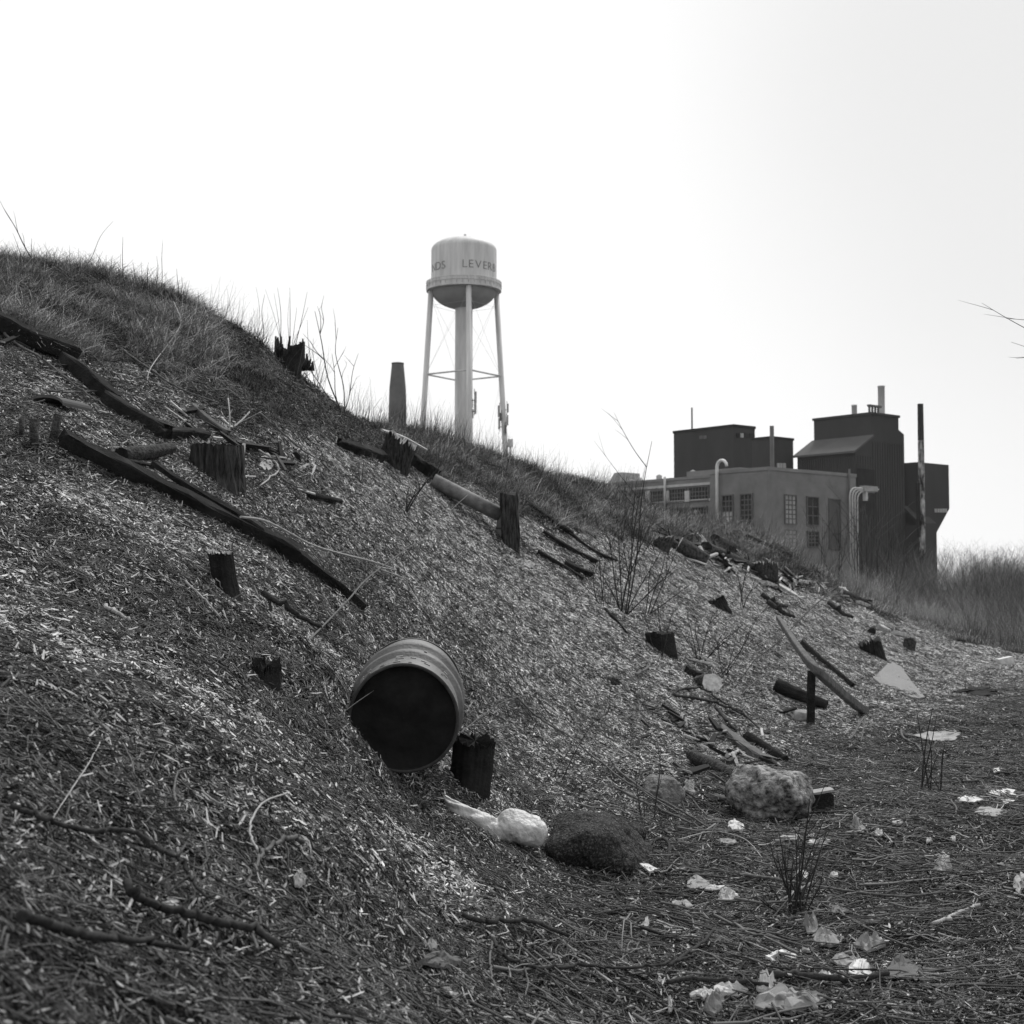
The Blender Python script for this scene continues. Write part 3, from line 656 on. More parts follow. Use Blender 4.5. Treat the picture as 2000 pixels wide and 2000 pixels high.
# --- water tower
TX = 260.0
tc_ = P(905, HZ, TX); tcx, tcy = tc_.x, tc_.y
ZT = lambda py, px=905: P(px, py, TX).z
wt = thing('water_tower', (tcx, tcy, 0), 'white water tower on four legs and a thick central column', 'water tower'); lw = Vector((tcx,tcy,0)); PXM = TX/F
RT = 64.5*PXM
zc = ZT(566); zs = ZT(487); ztp = ZT(465); zb = ZT(604)
prof = [(RT, zc), (RT, zs-.3)] + [(RT*math.cos(a), zs-.3 + (ztp-zs+.3)*math.sin(a)) for a in np.linspace(.12, math.pi/2-.02, 12)] + [(0.01, ztp)]
p = MB(); p.lathe(prof, lw, sides=64); p.build('tank', 'tank_paint', lw, wt)
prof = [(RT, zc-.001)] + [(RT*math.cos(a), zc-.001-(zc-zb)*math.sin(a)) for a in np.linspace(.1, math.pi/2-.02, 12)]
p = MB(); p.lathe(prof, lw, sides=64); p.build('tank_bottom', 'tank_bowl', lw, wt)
RW = 74*PXM
p = MB(); p.lathe([(RT-.05, zc-.35),(RW, zc-.35),(RW, zc+.12),(RT-.05, zc+.12)], lw, sides=64, smooth=False); p.build('catwalk', 'tank_paint', lw, wt)
p = MB(); zr_ = zc+1.25
for z_ in (zr_, zc+.7): p.lathe([(RW-.04,z_-.05),(RW+.04,z_-.05),(RW+.04,z_+.05),(RW-.04,z_+.05),(RW-.04,z_-.05)], lw, sides=64)
for k in range(40):
    a = 2*math.pi*k/40; b = lw + Vector((RW*math.cos(a), RW*math.sin(a), 0)); p.tube([b+UPV*zc, b+UPV*zr_], .05, 4)
p.lathe([(RW-.06, zc+.12),(RW-.03, zc+1.15)], lw, sides=64); p.build('railing', 'tank_paint', lw, wt)
rc = 17.0*PXM
p = MB(); p.lathe([(rc*1.1,-1),(rc*1.06,20),(rc,zb+1.2)], lw, sides=32); p.build('column', 'tank_paint', lw, wt)
p = MB(); p.tube([lw+Vector((.2,0,ztp-.1)), lw+Vector((.2,0,ztp+.7))], .25, 8); p.build('roof_vent', 'tank_paint', lw, wt)
rng2 = random.Random(4)
phi = R(-80); legt, legb = 65*PXM, 100*PXM; zl = zc-.3
def leg_at(k, z): a = phi + k*math.pi/2; r = legt + (legb-legt)*(1 - z/zl); return lw + Vector((r*math.cos(a), r*math.sin(a), z))
for k in range(4):
    p = MB(); p.tube([leg_at(k, -1), leg_at(k, zl+.2)], .5, 14); p.build('leg', 'tank_paint', lw, wt)
zst = ZT(733)
for k in range(4):
    p = MB(); p.tube([leg_at(k, zst), leg_at(k+1, zst)], .16, 6); p.build('strut', 'tank_paint', lw, wt)
p = MB()
for k in range(4):
    for za, zb2 in ((zl-1, zst), (zst, 2)):
        p.tube([leg_at(k, za), leg_at(k+1, zb2)], .022, 4); p.tube([leg_at(k+1, za), leg_at(k, zb2)], .022, 4)
    p.tube([leg_at(k, zl-2.8), leg_at(k+1, zl-2.8)], .022, 4)
p.build('tie_rods', 'tank_paint', lw, wt)
# the lettering round the tank
def letter(ch, ang, zmid_, size):
    cu = bpy.data.curves.new('letter', 'FONT'); cu.body = ch; cu.size = size; cu.align_x = 'CENTER'; cu.extrude = .02; cu.offset = -.012*size
    o = bpy.data.objects.new('letter', cu); col.objects.link(o); dg = bpy.context.evaluated_depsgraph_get()
    m_ = bpy.data.meshes.new_from_object(o.evaluated_get(dg)); bpy.data.objects.remove(o)
    for v in m_.vertices:
        a = -math.pi/2 + ang + v.co.x/RT*1.05; rr = RT + .03 + v.co.z
        v.co = Vector((rr*math.cos(a), rr*math.sin(a), zmid_ + v.co.y))
    m_.materials.clear(); m_.materials.append(MATS['tank_letter']); o = bpy.data.objects.new('letter', m_); col.objects.link(o); o.parent = wt
zlt = ZT(536)
for ch, dg_ in (('L',3),('E',14),('V',27.5),('E',41),('R',53),('B',67)): letter(ch, R(dg_), zlt, 2.05)
for ch, dg_ in (('S',-36),('D',-49),('N',-64)): letter(ch, R(dg_), zlt, 2.05)
# antennas on the legs
def antennas(base, n_, z0, z1, label):
    t = thing('antenna_cluster', base + UPV*z0, label, 'antennas'); lo = base + UPV*z0
    for i in range(n_):
        a = rng2.uniform(0, 6.28); o_ = Vector((math.cos(a), math.sin(a)*.8, 0))*rng2.uniform(.9,1.3); z_ = z0 + (z1-z0)*(i+.2)/n_; h_ = rng2.uniform(1.3, 2.2)
        p = MB(); p.box(base+o_+UPV*(z_+h_/2), Vector((.17,0,0)), Vector((0,.12,0)), UPV*h_/2); p.build('antenna_panel', 'steel_gray' if i % 3 else 'clad_roof', lo, t)
        p = MB(); p.tube([base+UPV*(z_+.5), base+o_+UPV*(z_+.5)], .08, 5); p.tube([base+o_*.8+UPV*(z_-.3), base+o_*.8+UPV*(z_+h_+.5)], .06, 5); p.build('bracket', 'clad_roof', lo, t)
q = leg_at(0, ZT(810)); q.z = 0; antennas(q, 6, ZT(834), ZT(792), 'cluster of antenna panels low on the front leg by the thick column')
q = leg_at(1, ZT(820)); q.z = 0; antennas(q, 6, ZT(848), ZT(798), 'cluster of antenna panels low on the right-hand tower leg')
p = MB(); q = leg_at(1, ZT(880)) + Vector((.9,0,0)); p.tube([Vector((q.x,q.y,0)), Vector((q.x,q.y,ZT(862)))], .22, 6); p.box(Vector((q.x,q.y,ZT(864))), Vector((.45,0,0)), Vector((0,.4,0)), UPV*.7)
tag(p.build('equipment_mast', 'tank_paint', Vector((q.x,q.y,0))), 'short pale equipment mast beside the foot of the right tower leg', 'mast')

# --- brick chimney
CD = 330.0; ch = P(775, HZ, CD); ch.z = 0; m_ = CD/F; ZC = lambda py: P(775, py, CD).z
ct = thing('brick_chimney', ch, 'dark tapering brick chimney just left of the water tower', 'chimney')
p = MB(); p.lathe([(18.2*m_,-1),(17.6*m_,ZC(810)),(16.3*m_,ZC(758)),(11.8*m_,ZC(712))], ch, sides=24); p.build('shaft', 'chimney_brick', ch, ct)
p = MB(); p.lathe([(11.8*m_,ZC(712)),(12.2*m_,ZC(711.5)),(12.2*m_,ZC(709)),(9*m_,ZC(709)),(9*m_,ZC(716))], ch, sides=24); p.build('rim', 'stack_black', ch, ct)

# ================================================================== things on the bank
XV = Vector((1,0,0))
def frame_of(path, i, up):
    n = len(path); t = (path[min(i+1,n-1)]-path[max(i-1,0)]).normalized(); s_ = t.cross(up).normalized(); return t, s_, s_.cross(t).normalized()
def beam_mb(path, w_, h_, up=UPV, rag=.06, taper=(1,1), raggedend=0.0, seed=0):
    """weathered squared timber: eight-sided section, worn edges, uneven along its length"""
    rr = random.Random(seed+11); mb = MB(); path = [Vector(p) for p in path]; L = sum((b-a).length for a, b in zip(path, path[1:]))
    n = max(6, int(L/.12)); path = smoothpath(path, n); rings = []; c_ = .22
    sec = [(-1,-1+c_),(-1,1-c_),(-1+c_,1),(1-c_,1),(1,1-c_),(1,-1+c_),(1-c_,-1),(-1+c_,-1)]
    for i, p in enumerate(path):
        t, s_, u = frame_of(path, i, up); f = i/(len(path)-1); k = taper[0]*(1-f)+taper[1]*f; ring = []
        for a, b in sec:
            e = 0
            if raggedend and i in (0, len(path)-1): e = rr.uniform(-1,1)*raggedend*w_
            ring.append(mb.vert(p + s_*a*w_/2*k*(1+rr.uniform(-rag,rag)) + u*b*h_/2*k*(1+rr.uniform(-rag,rag)) + t*e))
        rings.append(ring)
    for a, b in zip(rings, rings[1:]):
        for k in range(8): l_ = (k+1) % 8; mb.face([a[k], a[l_], b[l_], b[k]])
    mb.face(rings[0][::-1]); mb.face(rings[-1]); return mb, path
def pxm(p): return p.y/F
def beam(name, pts, wpx, hpx, lift, m, label, cat, seed=0, taper=(1,1), rag=.07, re=.4, group=None, up=None, dz=None, straight=False):
    W = [G(x, y) for x, y in pts]
    if straight: W = [W[0].lerp(W[-1], i/6) for i in range(7)]; o_ = max(hz(p.x,p.y)-p.z for p in W); W = [p+UPV*max(0,o_*.7) for p in W]
    mid = W[len(W)//2]; k = pxm(mid); nn = up or nrm(mid.x, mid.y)
    W = [p + nn*lift + UPV*((dz[i] if dz else 0)) for i, p in enumerate(W)]
    mb, path = beam_mb(W, wpx*k, hpx*k, nn, rag, taper, re, seed)
    return tag(mb.build(name, m, W[0]), label, cat, group)
def log_thing(name, A_, B_, r, label, cat, bark='bark', cut='cut_wood', taper=.9, seed=0, group=None, bend=0, cuts=(1,1)):
    rr = random.Random(seed); t = thing(name, (A_+B_)/2 - UPV*r, label, cat, group); lo = t.location.copy()
    d = B_-A_; side = d.cross(UPV).normalized(); L = d.length; n = max(6, int(L/.06)); path = [A_ + d*(i/n) + side*bend*math.sin(math.pi*i/n) for i in range(n+1)]
    ph = rr.uniform(0, 6); mb = MB()
    wob = lambda f, a, p: 1 + .05*math.sin(3*a+ph) + .05*math.sin(7*a+ph*2+f*3) + .06*(mn.noise(Vector((a*2.2, f*L*5, ph))))+.03*mn.noise(Vector((math.cos(a)*9, math.sin(a)*9, f*L*14)))
    rings = mb.tube(path, [r, r*taper], 22, cap=False, wob=wob); o = mb.build('bark', bark, lo, t)
    for k, ring in enumerate((rings[0], rings[-1])):
        c = sum((Vector(mb.v[i]) for i in ring), Vector())/len(ring); cm = MB(); outn = (-d if k == 0 else d).normalized()
        i0 = cm.vert(c + outn*.004); pts = [cm.vert(c + (Vector(mb.v[i])-c)*1.0 + outn*.004) for i in ring]; pts2 = [cm.vert(c + (Vector(mb.v[i])-c)*1.0) for i in ring]
        for a in range(len(pts)): b = (a+1) % len(pts); cm.face([i0, pts[a], pts[b]] if k else [i0, pts[b], pts[a]]); cm.face([pts[a], pts2[a], pts2[b], pts[b]])
        cm.build('cut_face', cut if cuts[k] else bark, lo, t)
    return t
def stump(name, px, py, hgt, rad, label, cat='stump', top='dark_timber', bark='bark', lean=(0,0), flare=1.3, seed=0, jag=0.0, sink=.15, group=None, sides=84, tilt=None, rug=1.0):
    """bark column with flared foot standing in the ground; the foot is the pixel given"""
    b = G(px, py); b.z = hz(b.x, b.y) ; rr = random.Random(seed); ph = rr.uniform(0,6)
    t = thing(name, b, label, cat, group); ax = Vector((lean[0], lean[1], 1)).normalized(); mb = MB()
    u = ax.cross(Vector((0,1,0))).normalized(); v = ax.cross(u); rings = []; nh = max(6, int(hgt/.035))
    tl = tilt or (rr.uniform(-.35,.35), rr.uniform(-.35,.35))
    jj = [(mn.noise(Vector((s_*.9, seed*3.3, 0)))*.05 + rr.uniform(-1,1)*.008)*(rad/.1)*rug + rr.uniform(-1,1)*jag for s_ in range(sides)]
    for i in range(nh+1):
        f = i/nh; h_ = -sink + (hgt+sink)*f; k = 1 + (flare-1)*max(0, 1-f*1.7)**2; ring = []
        for s_ in range(sides):
            a = 2*math.pi*s_/sides
            rid = abs(mn.noise(Vector((math.cos(a)*rad*38, math.sin(a)*rad*38, h_*5+ph))))
            r_ = rad*k*(1 - .12*max(0,.35-rid) + .05*math.sin(2*a+ph) + .04*math.sin(5*a+ph) + (k-1)*.5*math.sin(4*a+ph)) + rad*.11*(mn.noise(Vector((math.cos(a)*6, math.sin(a)*6, h_*6+ph)))) 
            ring.append(mb.vert(b + ax*(h_ + (jj[s_] if i == nh else 0) + f*f*rad*(tl[0]*math.cos(a)+tl[1]*math.sin(a))) + (u*math.cos(a)+v*math.sin(a))*r_))
        rings.append(ring)
    for a, c in zip(rings, rings[1:]):
        for s_ in range(sides): l_ = (s_+1) % sides; mb.face([a[s_], a[l_], c[l_], c[s_]], True)
    mb.build('bark', bark, b, t)
    cm = MB(); ring = rings[-1]; c = sum((Vector(mb.v[i]) for i in ring), Vector())/sides; i0 = cm.vert(c + ax*.006)
    e0 = [cm.vert(Vector(mb.v[i])+ax*.004) for i in ring]; m0 = [cm.vert(c.lerp(Vector(mb.v[i]), .6)+ax*(.005+rr.uniform(-.5,.5)*jag)) for i in ring]
    for a in range(sides): l_ = (a+1) % sides; cm.face([e0[a], e0[l_], m0[l_], m0[a]]); cm.face([m0[a], m0[l_], i0])
    cm.build('cut_face', top, b, t); return t
def branch(pts, r0, r1, m, label, name='fallen_branch', cat='branch', lift=.04, lifts=None, forks=0, seed=0, group='dead branches lying on the ground', n=None, sides=7):
    rr = random.Random(seed*7+1); W = []; lift = max(lift, .055) if not lifts else lift
    for i, (x, y) in enumerate(pts): W.append(G(x, y, (lifts[i] if lifts else lift) + r0))
    path = smoothpath(W, n or max(10, 8*(len(W)-1)))
    if not lifts:       # keep it lying on the ground between the measured points
        path = [Vector((p.x, p.y, max(p.z, hz(p.x,p.y)+lift))) for p in path]
        path = [p + Vector((rr.uniform(-1,1), rr.uniform(-1,1), rr.uniform(-.3,1)))*r0*(1.4 if i % 5 == 0 else .12) for i, p in enumerate(path)]
    mb = MB(); mb.tube(path, [r0, (r0+r1)/2*1.05, r1], sides, jit=.14)
    for k in range(forks):
        i = rr.randrange(len(path)//4, len(path)-2); d = (path[i+1]-path[i]).normalized(); s_ = d.cross(UPV).normalized()*rr.choice((-1,1)); L = rr.uniform(.12,.4)
        a = path[i]; fp = [a, a+(d*.6+s_*.5+UPV*.15)*L*.5, a+(d*.9+s_*.9+UPV*rr.uniform(.05,.5))*L]; mb.tube(smoothpath(fp, 8), [r0*.5, r1*.4], 5)
    return tag(mb.build(name, m, W[0]), label, cat, group)
def rock(name, px, py, sx, sy, sz, m, label, seed=0, rough_=.25, sink=.3, flat=None, yaw=0, cat='rock', group=None, sub=5, creases=True):
    import bmesh
    b = G(px, py); bm = bmesh.new(); bmesh.ops.create_icosphere(bm, subdivisions=sub, radius=1.0)
    o_ = Vector((seed*3.1, seed*1.7, seed*.9)); rk = random.Random(seed*13+5); pl = []
    for _ in range(15):
        nn = Vector((rk.gauss(0,1), rk.gauss(0,1), rk.gauss(0,1))).normalized(); pl.append((nn, rk.uniform(.74, 1.0)))
    pl += [(Vector((.1,-.25,1)).normalized(), .82)]
    for v in bm.verts:
        c = v.co.copy(); acc = 0
        for nn, h_ in pl:
            dt = max(c.dot(nn), .05); acc += (dt/h_)**18
        d = min(1.12, acc**(-1/18))
        d += rough_*(mn.noise(c*1.6+o_)*.35 + mn.noise(c*4+o_)*.26 + mn.noise(c*9+o_)*.16 + mn.noise(c*21+o_)*.09)
        q = c*d
        if creases:
            vo = mn.voronoi(c*1.1+o_)[0]; q *= 1-.05*max(0, .08-(vo[1]-vo[0]))/.08
        if flat is not None and q.z > flat: q.z = flat + (q.z-flat)*.2
        v.co = Vector((q.x*sx, q.y*sy, q.z*sz))
    me = bpy.data.meshes.new(name); bm.to_mesh(me); bm.free(); me.materials.append(MATS[m])
    for p in me.polygons: p.use_smooth = True
    o = bpy.data.objects.new(name, me); col.objects.link(o); o.location = b + UPV*(sz*(1-2*sink)); o.rotation_euler = (0,0,yaw)
    return tag(o, label, cat, group)

# --- oil drum
fc = P(788, 1404, 7.72); bcn = P(804, 1345, 8.56); ax = (bcn-fc).normalized(); LD_ = .88; RR = .292
dr = thing('oil_drum', fc, 'rusty ribbed steel drum lying in the slope with its dark round end facing us', 'drum')
def dent(a, h): return 1 - .02*math.exp(-((a-2.0)/.5)**2-((h-.5)/.25)**2) + .008*math.sin(3*a) + .006*mn.noise(Vector((math.cos(a)*3, math.sin(a)*3, h*5)))
prof = [(RR*1.0, .0)]
for h in np.linspace(.01, LD_-.01, 60):
    r_ = RR*.985
    for hr in (.30, .58): r_ += .030*math.exp(-((h-hr)/.022)**2)
    for hr in (.12,.16,.72,.76): r_ += .004*math.exp(-((h-hr)/.012)**2)
    for hr in (.265,.335,.545,.615): r_ -= .007*math.exp(-((h-hr)/.010)**2)
    prof.append((r_, h))
p = MB(); p.lathe(prof, fc, ax, 72, wob=dent); p.build('shell', 'rust_outside', fc, dr)
p = MB(); p.lathe([(RR*.975, .004), (RR*.965, .022), (RR*.93, .026), (RR*.6, .028), (RR*.58, .024), (.001, .024)][::-1], fc, ax, 64, wob=dent); p.build('end_plate', 'rust_inside', fc, dr)
p = MB(); rg = [ (RR*.985 + .009*math.cos(a), .003+.008*math.sin(a)) for a in np.linspace(0, 2*math.pi, 9)]; p.lathe(rg, fc, ax, 72, wob=dent); p.build('rim', 'rust_rim', fc, dr)
p = MB(); p.lathe([(RR*.97, LD_-.012), (RR*.97, LD_+.004), (RR*1.01, LD_+.008), (RR*1.01, LD_-.006)], fc, ax, 72); p.lathe([(RR*.97, LD_-.01), (.001, LD_-.01)], fc, ax, 48); p.build('base', 'rust_outside', fc, dr)
# flakes of peeled rust on the shell
p = MB(); 
uu = ax.cross(UPV).normalized(); vv = ax.cross(uu).normalized()
if vv.z < 0: vv = -vv
for k in range(26):
    a = random.choice((random.gauss(.15,.06), random.gauss(-.75,.06), random.uniform(-1.2,1.0))); h = random.uniform(.05,.26) if k % 4 else random.uniform(.1,.8); sgn = 1
    sdv = uu if uu.x > 0 else -uu
    n_ = vv*math.cos(a) - sdv*math.sin(a); tdir = ax.cross(n_); c = fc + ax*h + n_*(RR*.99+.004)
    p.box(c, tdir*random.uniform(.006,.02), ax*random.uniform(.003,.008), n_*.003)
o = p.build('rust_flakes', 'litter_gray', fc, dr); kind(o, 'stuff')

# --- stumps and posts
stump('tree_stump', 918, 1545, .29, .115, 'dark square-cut stump right below the drum', lean=(.10,-.1), flare=1.1, seed=3, sink=.3, bark='dark_timber')
stump('tree_stump', 424, 938, .25, .20, 'broad upright stump with deeply furrowed bark at the timber edging', seed=5, flare=1.1, tilt=(.05,-.03), rug=.2, lean=(-.03,0), bark='bark_furrowed')
stump('tree_stump', 446, 1172, .27, .072, 'thin dark rotten stump with chips heaped on its top below the long timber', seed=6, flare=1.35, lean=(-.18,0), top='pale_wood', bark='dark_timber')
stump('tree_stump', 768, 912, .34, .19, 'stump with a pale sawn top against the dark planks on the upper slope', seed=8, flare=1.1, lean=(.35,-.1), top='cut_wood', tilt=(.2,.0), bark='bark_furrowed')
stump('tree_stump', 562, 728, .28, .16, 'black jagged stump on the skyline of the bank', seed=9, flare=1.2, lean=(.1,-.1), jag=.08, bark='dark_timber', sides=28)
stump('tree_stump', 1496, 1140, .36, .25, 'squat stump with a pale sawn top above the pale disc of wood', seed=11, flare=1.05, top='cut_wood')
stump('tree_stump', 1708, 1284, .30, .20, 'black angular stump standing just above the tilted pale slab', seed=12, flare=1.0, lean=(-.3,0), top='gray_timber', bark='dark_timber', jag=.05)
stump('tree_stump', 1295, 1275, .24, .17, 'black block of wood set in the slope above the sawn log', seed=13, flare=1.0, lean=(-.15,0), top='dark_timber', bark='dark_timber', sides=12)
stump('tree_stump', 1406, 1190, .16, .15, 'small dark wedge-shaped stump alone on the far slope', seed=14, flare=1.0, lean=(-.5,0), bark='dark_timber')
stump('tree_stump', 1290, 1075, .22, .16, 'small dark stump with a pale top at the head of the log pile', seed=15, lean=(.3,0), top='cut_wood')
stump('tree_stump', 1600, 1650, .12, .08, 'short black stub beside the right-hand side of the boulder', seed=16, bark='dark_timber') if False else None
stump('tree_stump', 1775, 1270, .20, .12, 'tiny pale-topped stub near the far end of the slope', seed=17, lean=(.2,0), top='cut_wood')
stump('tree_stump', 520, 1345, .10, .07, 'low black rotten stub left of the drum', seed=18, flare=1.5, bark='dark_timber', jag=.03)
for k, (x, y, h, lab) in enumerate(((66, 880, .20, 'left one of three short dark stakes at the left edge'), (98, 870, .20, 'right one of three short dark stakes, leaning right'), (42, 864, .15, 'smallest of three short dark stakes, at the far left edge'))):
    b = G(x, y); mb = MB(); mb.tube([b-UPV*.08, b+Vector((.05*(k==1),0,h))], .030 if k < 2 else .018, 9, jit=.06); tag(mb.build('stake', 'gray_timber' if False else 'bark', b), lab, 'stake', 'short stakes at the left edge')
# jagged shards and shoots on the skyline stump
b = G(562, 722); mb = MB()
for k in range(30):
    a = Vector((random.uniform(-.2,.3), random.uniform(-.12,.1), 0)); h = random.uniform(.1,.5)-abs(a.x)*.5; mb.tube([b+a+UPV*.15*0, b+a+Vector((random.uniform(-.04,.05),0,max(.12,h)))], [.035,.012], 5, jit=.3)
tag(mb.build('splintered_wood', 'dark_timber', b), 'black upright splinters around the jagged skyline stump', 'broken wood')

# posts
def post(px, py0, py1, wpx, label, m='bark', lean=0, seed=0):
    b = G(px, py1); d = b.y; top = P(px+lean, py0, d); w_ = wpx*d/F; mb, _ = beam_mb([b-UPV*.2, b.lerp(top,.5), top], w_, w_*.9, Vector((0,1,0)), .10, (1,1), .25, seed); return tag(mb.build('wooden_post', m, b), label, 'post')
post(1000, 963, 1074, 35, 'thick weathered wooden post beside the bent pipe', 'bark_furrowed', -7, 3)
post(1583, 1312, 1420, 14, 'dark thin upright post under the leaning plank', 'dark_timber', 2, 4)
# pipe: long run down the slope and its elbow into the ground
def pxl(x, y, lift=0.0): return G(x, y, lift)
g1 = G(975, 1048); d_ = g1.y; e1 = P(975, 1010, d_); a1 = P(845, 938, G(838, 945).y-.1)
pt = thing('bent_pipe', g1, 'gray metal pipe running down to an elbow in front of the thick post', 'pipe')
mb = MB(); mb.tube([a1, e1+Vector((.02,0,.03))], .075*d_/15, 16, jit=.01); mb.build('long_pipe', 'iron_pipe', g1, pt)
mb = MB(); mb.tube(smoothpath([P(985,1005,d_), P(984,1014,d_), P(982,1036,d_), g1-UPV*.15], 10), .072*d_/15, 16); mb.build('elbow_pipe', 'iron_pipe', g1, pt)
mb = MB(); mb.tube([P(984,1030,d_), P(983.5,1034,d_)], .084*d_/15, 16); mb.build('coupling', 'clad_roof', g1, pt)

# --- timbers
DT = 'dark_timber'
beam('timber', [(118,888),(240,950),(360,1010),(470,1062),(570,1110)], 30, 30, .06, 'dark_timber', 'long dark squared timber lying across the slope above the drum', 'timber', 21, (.9,1.15), .16, straight=True)
beam('timber', [(285,925),(360,975),(440,1020),(500,1060)], 18, 17, .09, DT, 'thinner split timber lying just above the long timber', 'timber', 22, (.6,1.2), .2)
beam('timber', [(560,1092),(620,1135),(700,1196)], 22, 24, .06, DT, 'broken splintered timber end at the lower end of the long timber', 'timber', 23, (1.1,.6), .25, .9)
beam('timber', [(130,885),(200,905),(300,925)], 10, 12, .05, DT, 'narrow dark edging board above the upper end of the long timber', 'timber', 24, (1,.8), .1)
beam('timber', [(-20,650),(60,688),(138,716)], 28, 34, .12, DT, 'dark edging timber leaving the left edge of the picture', 'timber', 25, (1,1), .1)
beam('timber', [(118,722),(160,752),(215,800)], 26, 30, .08, DT, 'second edging timber down from the left edge, half buried', 'timber', 26, (1,1), .12)
beam('timber', [(200,798),(260,835),(318,866)], 26, 32, .08, DT, 'third edging timber from the left, ending by the furrowed stump', 'timber', 27, (1,1), .12)
beam('timber', [(305,862),(350,862),(392,866)], 18, 22, .07, DT, 'short edging timber running into the left side of the furrowed stump', 'timber', 28, (1,1), .15)
beam('timber', [(462,880),(500,882),(532,890)], 18, 20, .03, DT, 'short edging timber right of the furrowed stump', 'timber', 29, (1,.7), .2)
beam('timber', [(372,805),(400,832),(440,858)], 13, 16, .05, 'gray_timber', 'gray plank leaning down onto the furrowed stump', 'plank', 30, (1,1), .1)
beam('timber', [(655,874),(700,888),(738,900)], 20, 26, .06, DT, 'dark plank left of the stump with the pale sawn top', 'plank', 31, (.7,1), .1)
beam('timber', [(790,908),(815,922),(838,935)], 22, 30, .08, DT, 'black timber end at the upper end of the gray pipe', 'timber', 32, (1,1), .15)
beam('timber', [(725,876),(765,888),(812,912)], 8, 4, .27, 'pale_wood', 'bright fresh-cut board lying on the stump above the pipe', 'board', 33, (.9,.9), .1)
beam('timber', [(1015,985),(1060,1015),(1110,1048)], 13, 16, .05, DT, 'upper timber running down from the thick post', 'timber', 34, (1,.8), .15)
beam('timber', [(1055,1045),(1110,1078),(1160,1102)], 9, 11, .05, DT, 'middle timber below the thick post', 'timber', 35, (1,.8), .15)
beam('timber', [(1100,1108),(1120,1118),(1148,1128)], 12, 14, .05, DT, 'short dark timber end lower down from the thick post', 'timber', 36, (1,1), .15)
beam('timber', [(1048,1085),(1095,1112),(1134,1137)], 9, 11, .04, DT, 'lowest timber below the thick post', 'timber', 37, (1,1), .15)
beam('timber', [(1110,1048),(1150,1078),(1200,1100)], 9, 10, .04, DT, 'lower end timber far right of the thick post', 'timber', 38, (1,.6), .15)
beam('timber', [(1178,1195),(1205,1222),(1222,1240)], 6, 9, .03, DT, 'thin dark stave below the bare sapling', 'stave', 39, (1,.5), .2)
# plank propped on the post, and the dark ones under it
pk0 = G(1520,1235); pk1 = G(1690,1396); pm_ = P(1575, 1290, G(1583,1420).y+.1)
mb, _ = beam_mb([pk0+UPV*.25, pm_+UPV*.02, P(1640,1350,(pm_.y+pk1.y)/2), pk1+UPV*.03], .085, .10, UPV, .06, (.8,1), .5, 41); tag(mb.build('plank', 'gray_timber', pk1), 'long gray plank leaning across the top of the thin dark post', 'plank')
beam('timber', [(1563,1264),(1605,1300),(1662,1346)], 9, 16, .06, DT, 'dark plank lying behind the long leaning plank', 'plank', 42, (1,.6), .15)
A_ = G(1512,1350,.07); B_ = G(1612,1388,.07); log_thing('log', A_, B_, .085, 'dark log lying on the ground behind the thin post', 'log', 'dark_timber', 'dark_timber', .7, 43)
# sawn log showing its pale end
A_ = G(1383,1356,.13); log_thing('log', A_, A_+Vector((-.07,.42,-.04)), .115, 'sawn log with a bright ringed end facing us on the slope', 'log', 'bark', 'cut_bright', .95, 44)
A_ = G(1332,1308,.1); B_ = G(1378,1318,.1); mb, _ = beam_mb([A_+UPV*.05, B_+UPV*.05], .07, .03, UPV, .1, (.6,1), .6, 45); tag(mb.build('plank', 'pale_wood', A_), 'pale splinter board lying above the ringed log end, left one', 'board')
A_ = G(1362,1304,.1); B_ = G(1398,1322,.1); mb, _ = beam_mb([A_+UPV*.06, B_+UPV*.05], .05, .03, UPV, .1, (.6,1), .6, 46); tag(mb.build('plank', 'pale_wood', A_), 'pale splinter board lying above the ringed log end, right one', 'board')
beam('timber', [(1334,1318),(1350,1326),(1366,1330)], 16, 20, .05, DT, 'dark block of wood behind the ringed log end', 'timber', 47)
# wood round the boulder
beam('timber', [(1404,1426),(1432,1452),(1465,1478),(1492,1494)], 34, 16, .05, 'gray_timber', 'split gray log with torn grain just above the boulder', 'log', 51, (.5,1.2), .28, .8)
A_ = G(1458,1450,.05); B_ = G(1532,1494,.05); log_thing('log', A_, B_, .06, 'dark charred log right behind the boulder', 'log', 'dark_timber', 'dark_timber', .7, 52)
A_ = G(1352,1488,.05); B_ = G(1446,1532,.05); log_thing('log', A_, B_, .062, 'round weathered log running into the left side of the boulder', 'log', 'bark', 'dark_timber', .95, 53)
rock('boulder', 1503, 1600, .262, .28, .255, 'rock_pale', 'large rough boulder with a pale lit top on the flat ground', 2, .24, .22, yaw=.3)
rock('boulder', 1156, 1678, .32, .32, .255, 'rock_dark', 'broad flat dark pitted slab of stone right of the white bag', 5, .2, .42, yaw=.1, creases=False)
rock('boulder', 1228, 1660, .10, .12, .11, 'rock_dark', 'dark rounded lump at the right end of the flat stone slab', 6, .25, .2)
rock('boulder', 1215, 1706, .085, .09, .08, 'rock_dark', 'small dark clod at the lower right foot of the flat slab', 7, .25, .2)
rock('boulder', 1068, 1668, .05, .05, .045, 'rock_dark', 'small gray stone under the end of the white bag', 8, .2, .3, sub=3)
rock('boulder', 1095, 1672, .045, .05, .04, 'rock_dark', 'small dark stone at the lower left foot of the flat slab', 9, .2, .3, sub=3)
rock('boulder', 1292, 1560, .15, .16, .14, 'rock_mid', 'chip-strewn pale block half buried left of the boulder', 10, .16, .35)
rock('boulder', 1343, 1556, .055, .05, .045, 'rock_pale', 'small round pale stone between the buried block and the boulder', 11, .2, .3, sub=3)
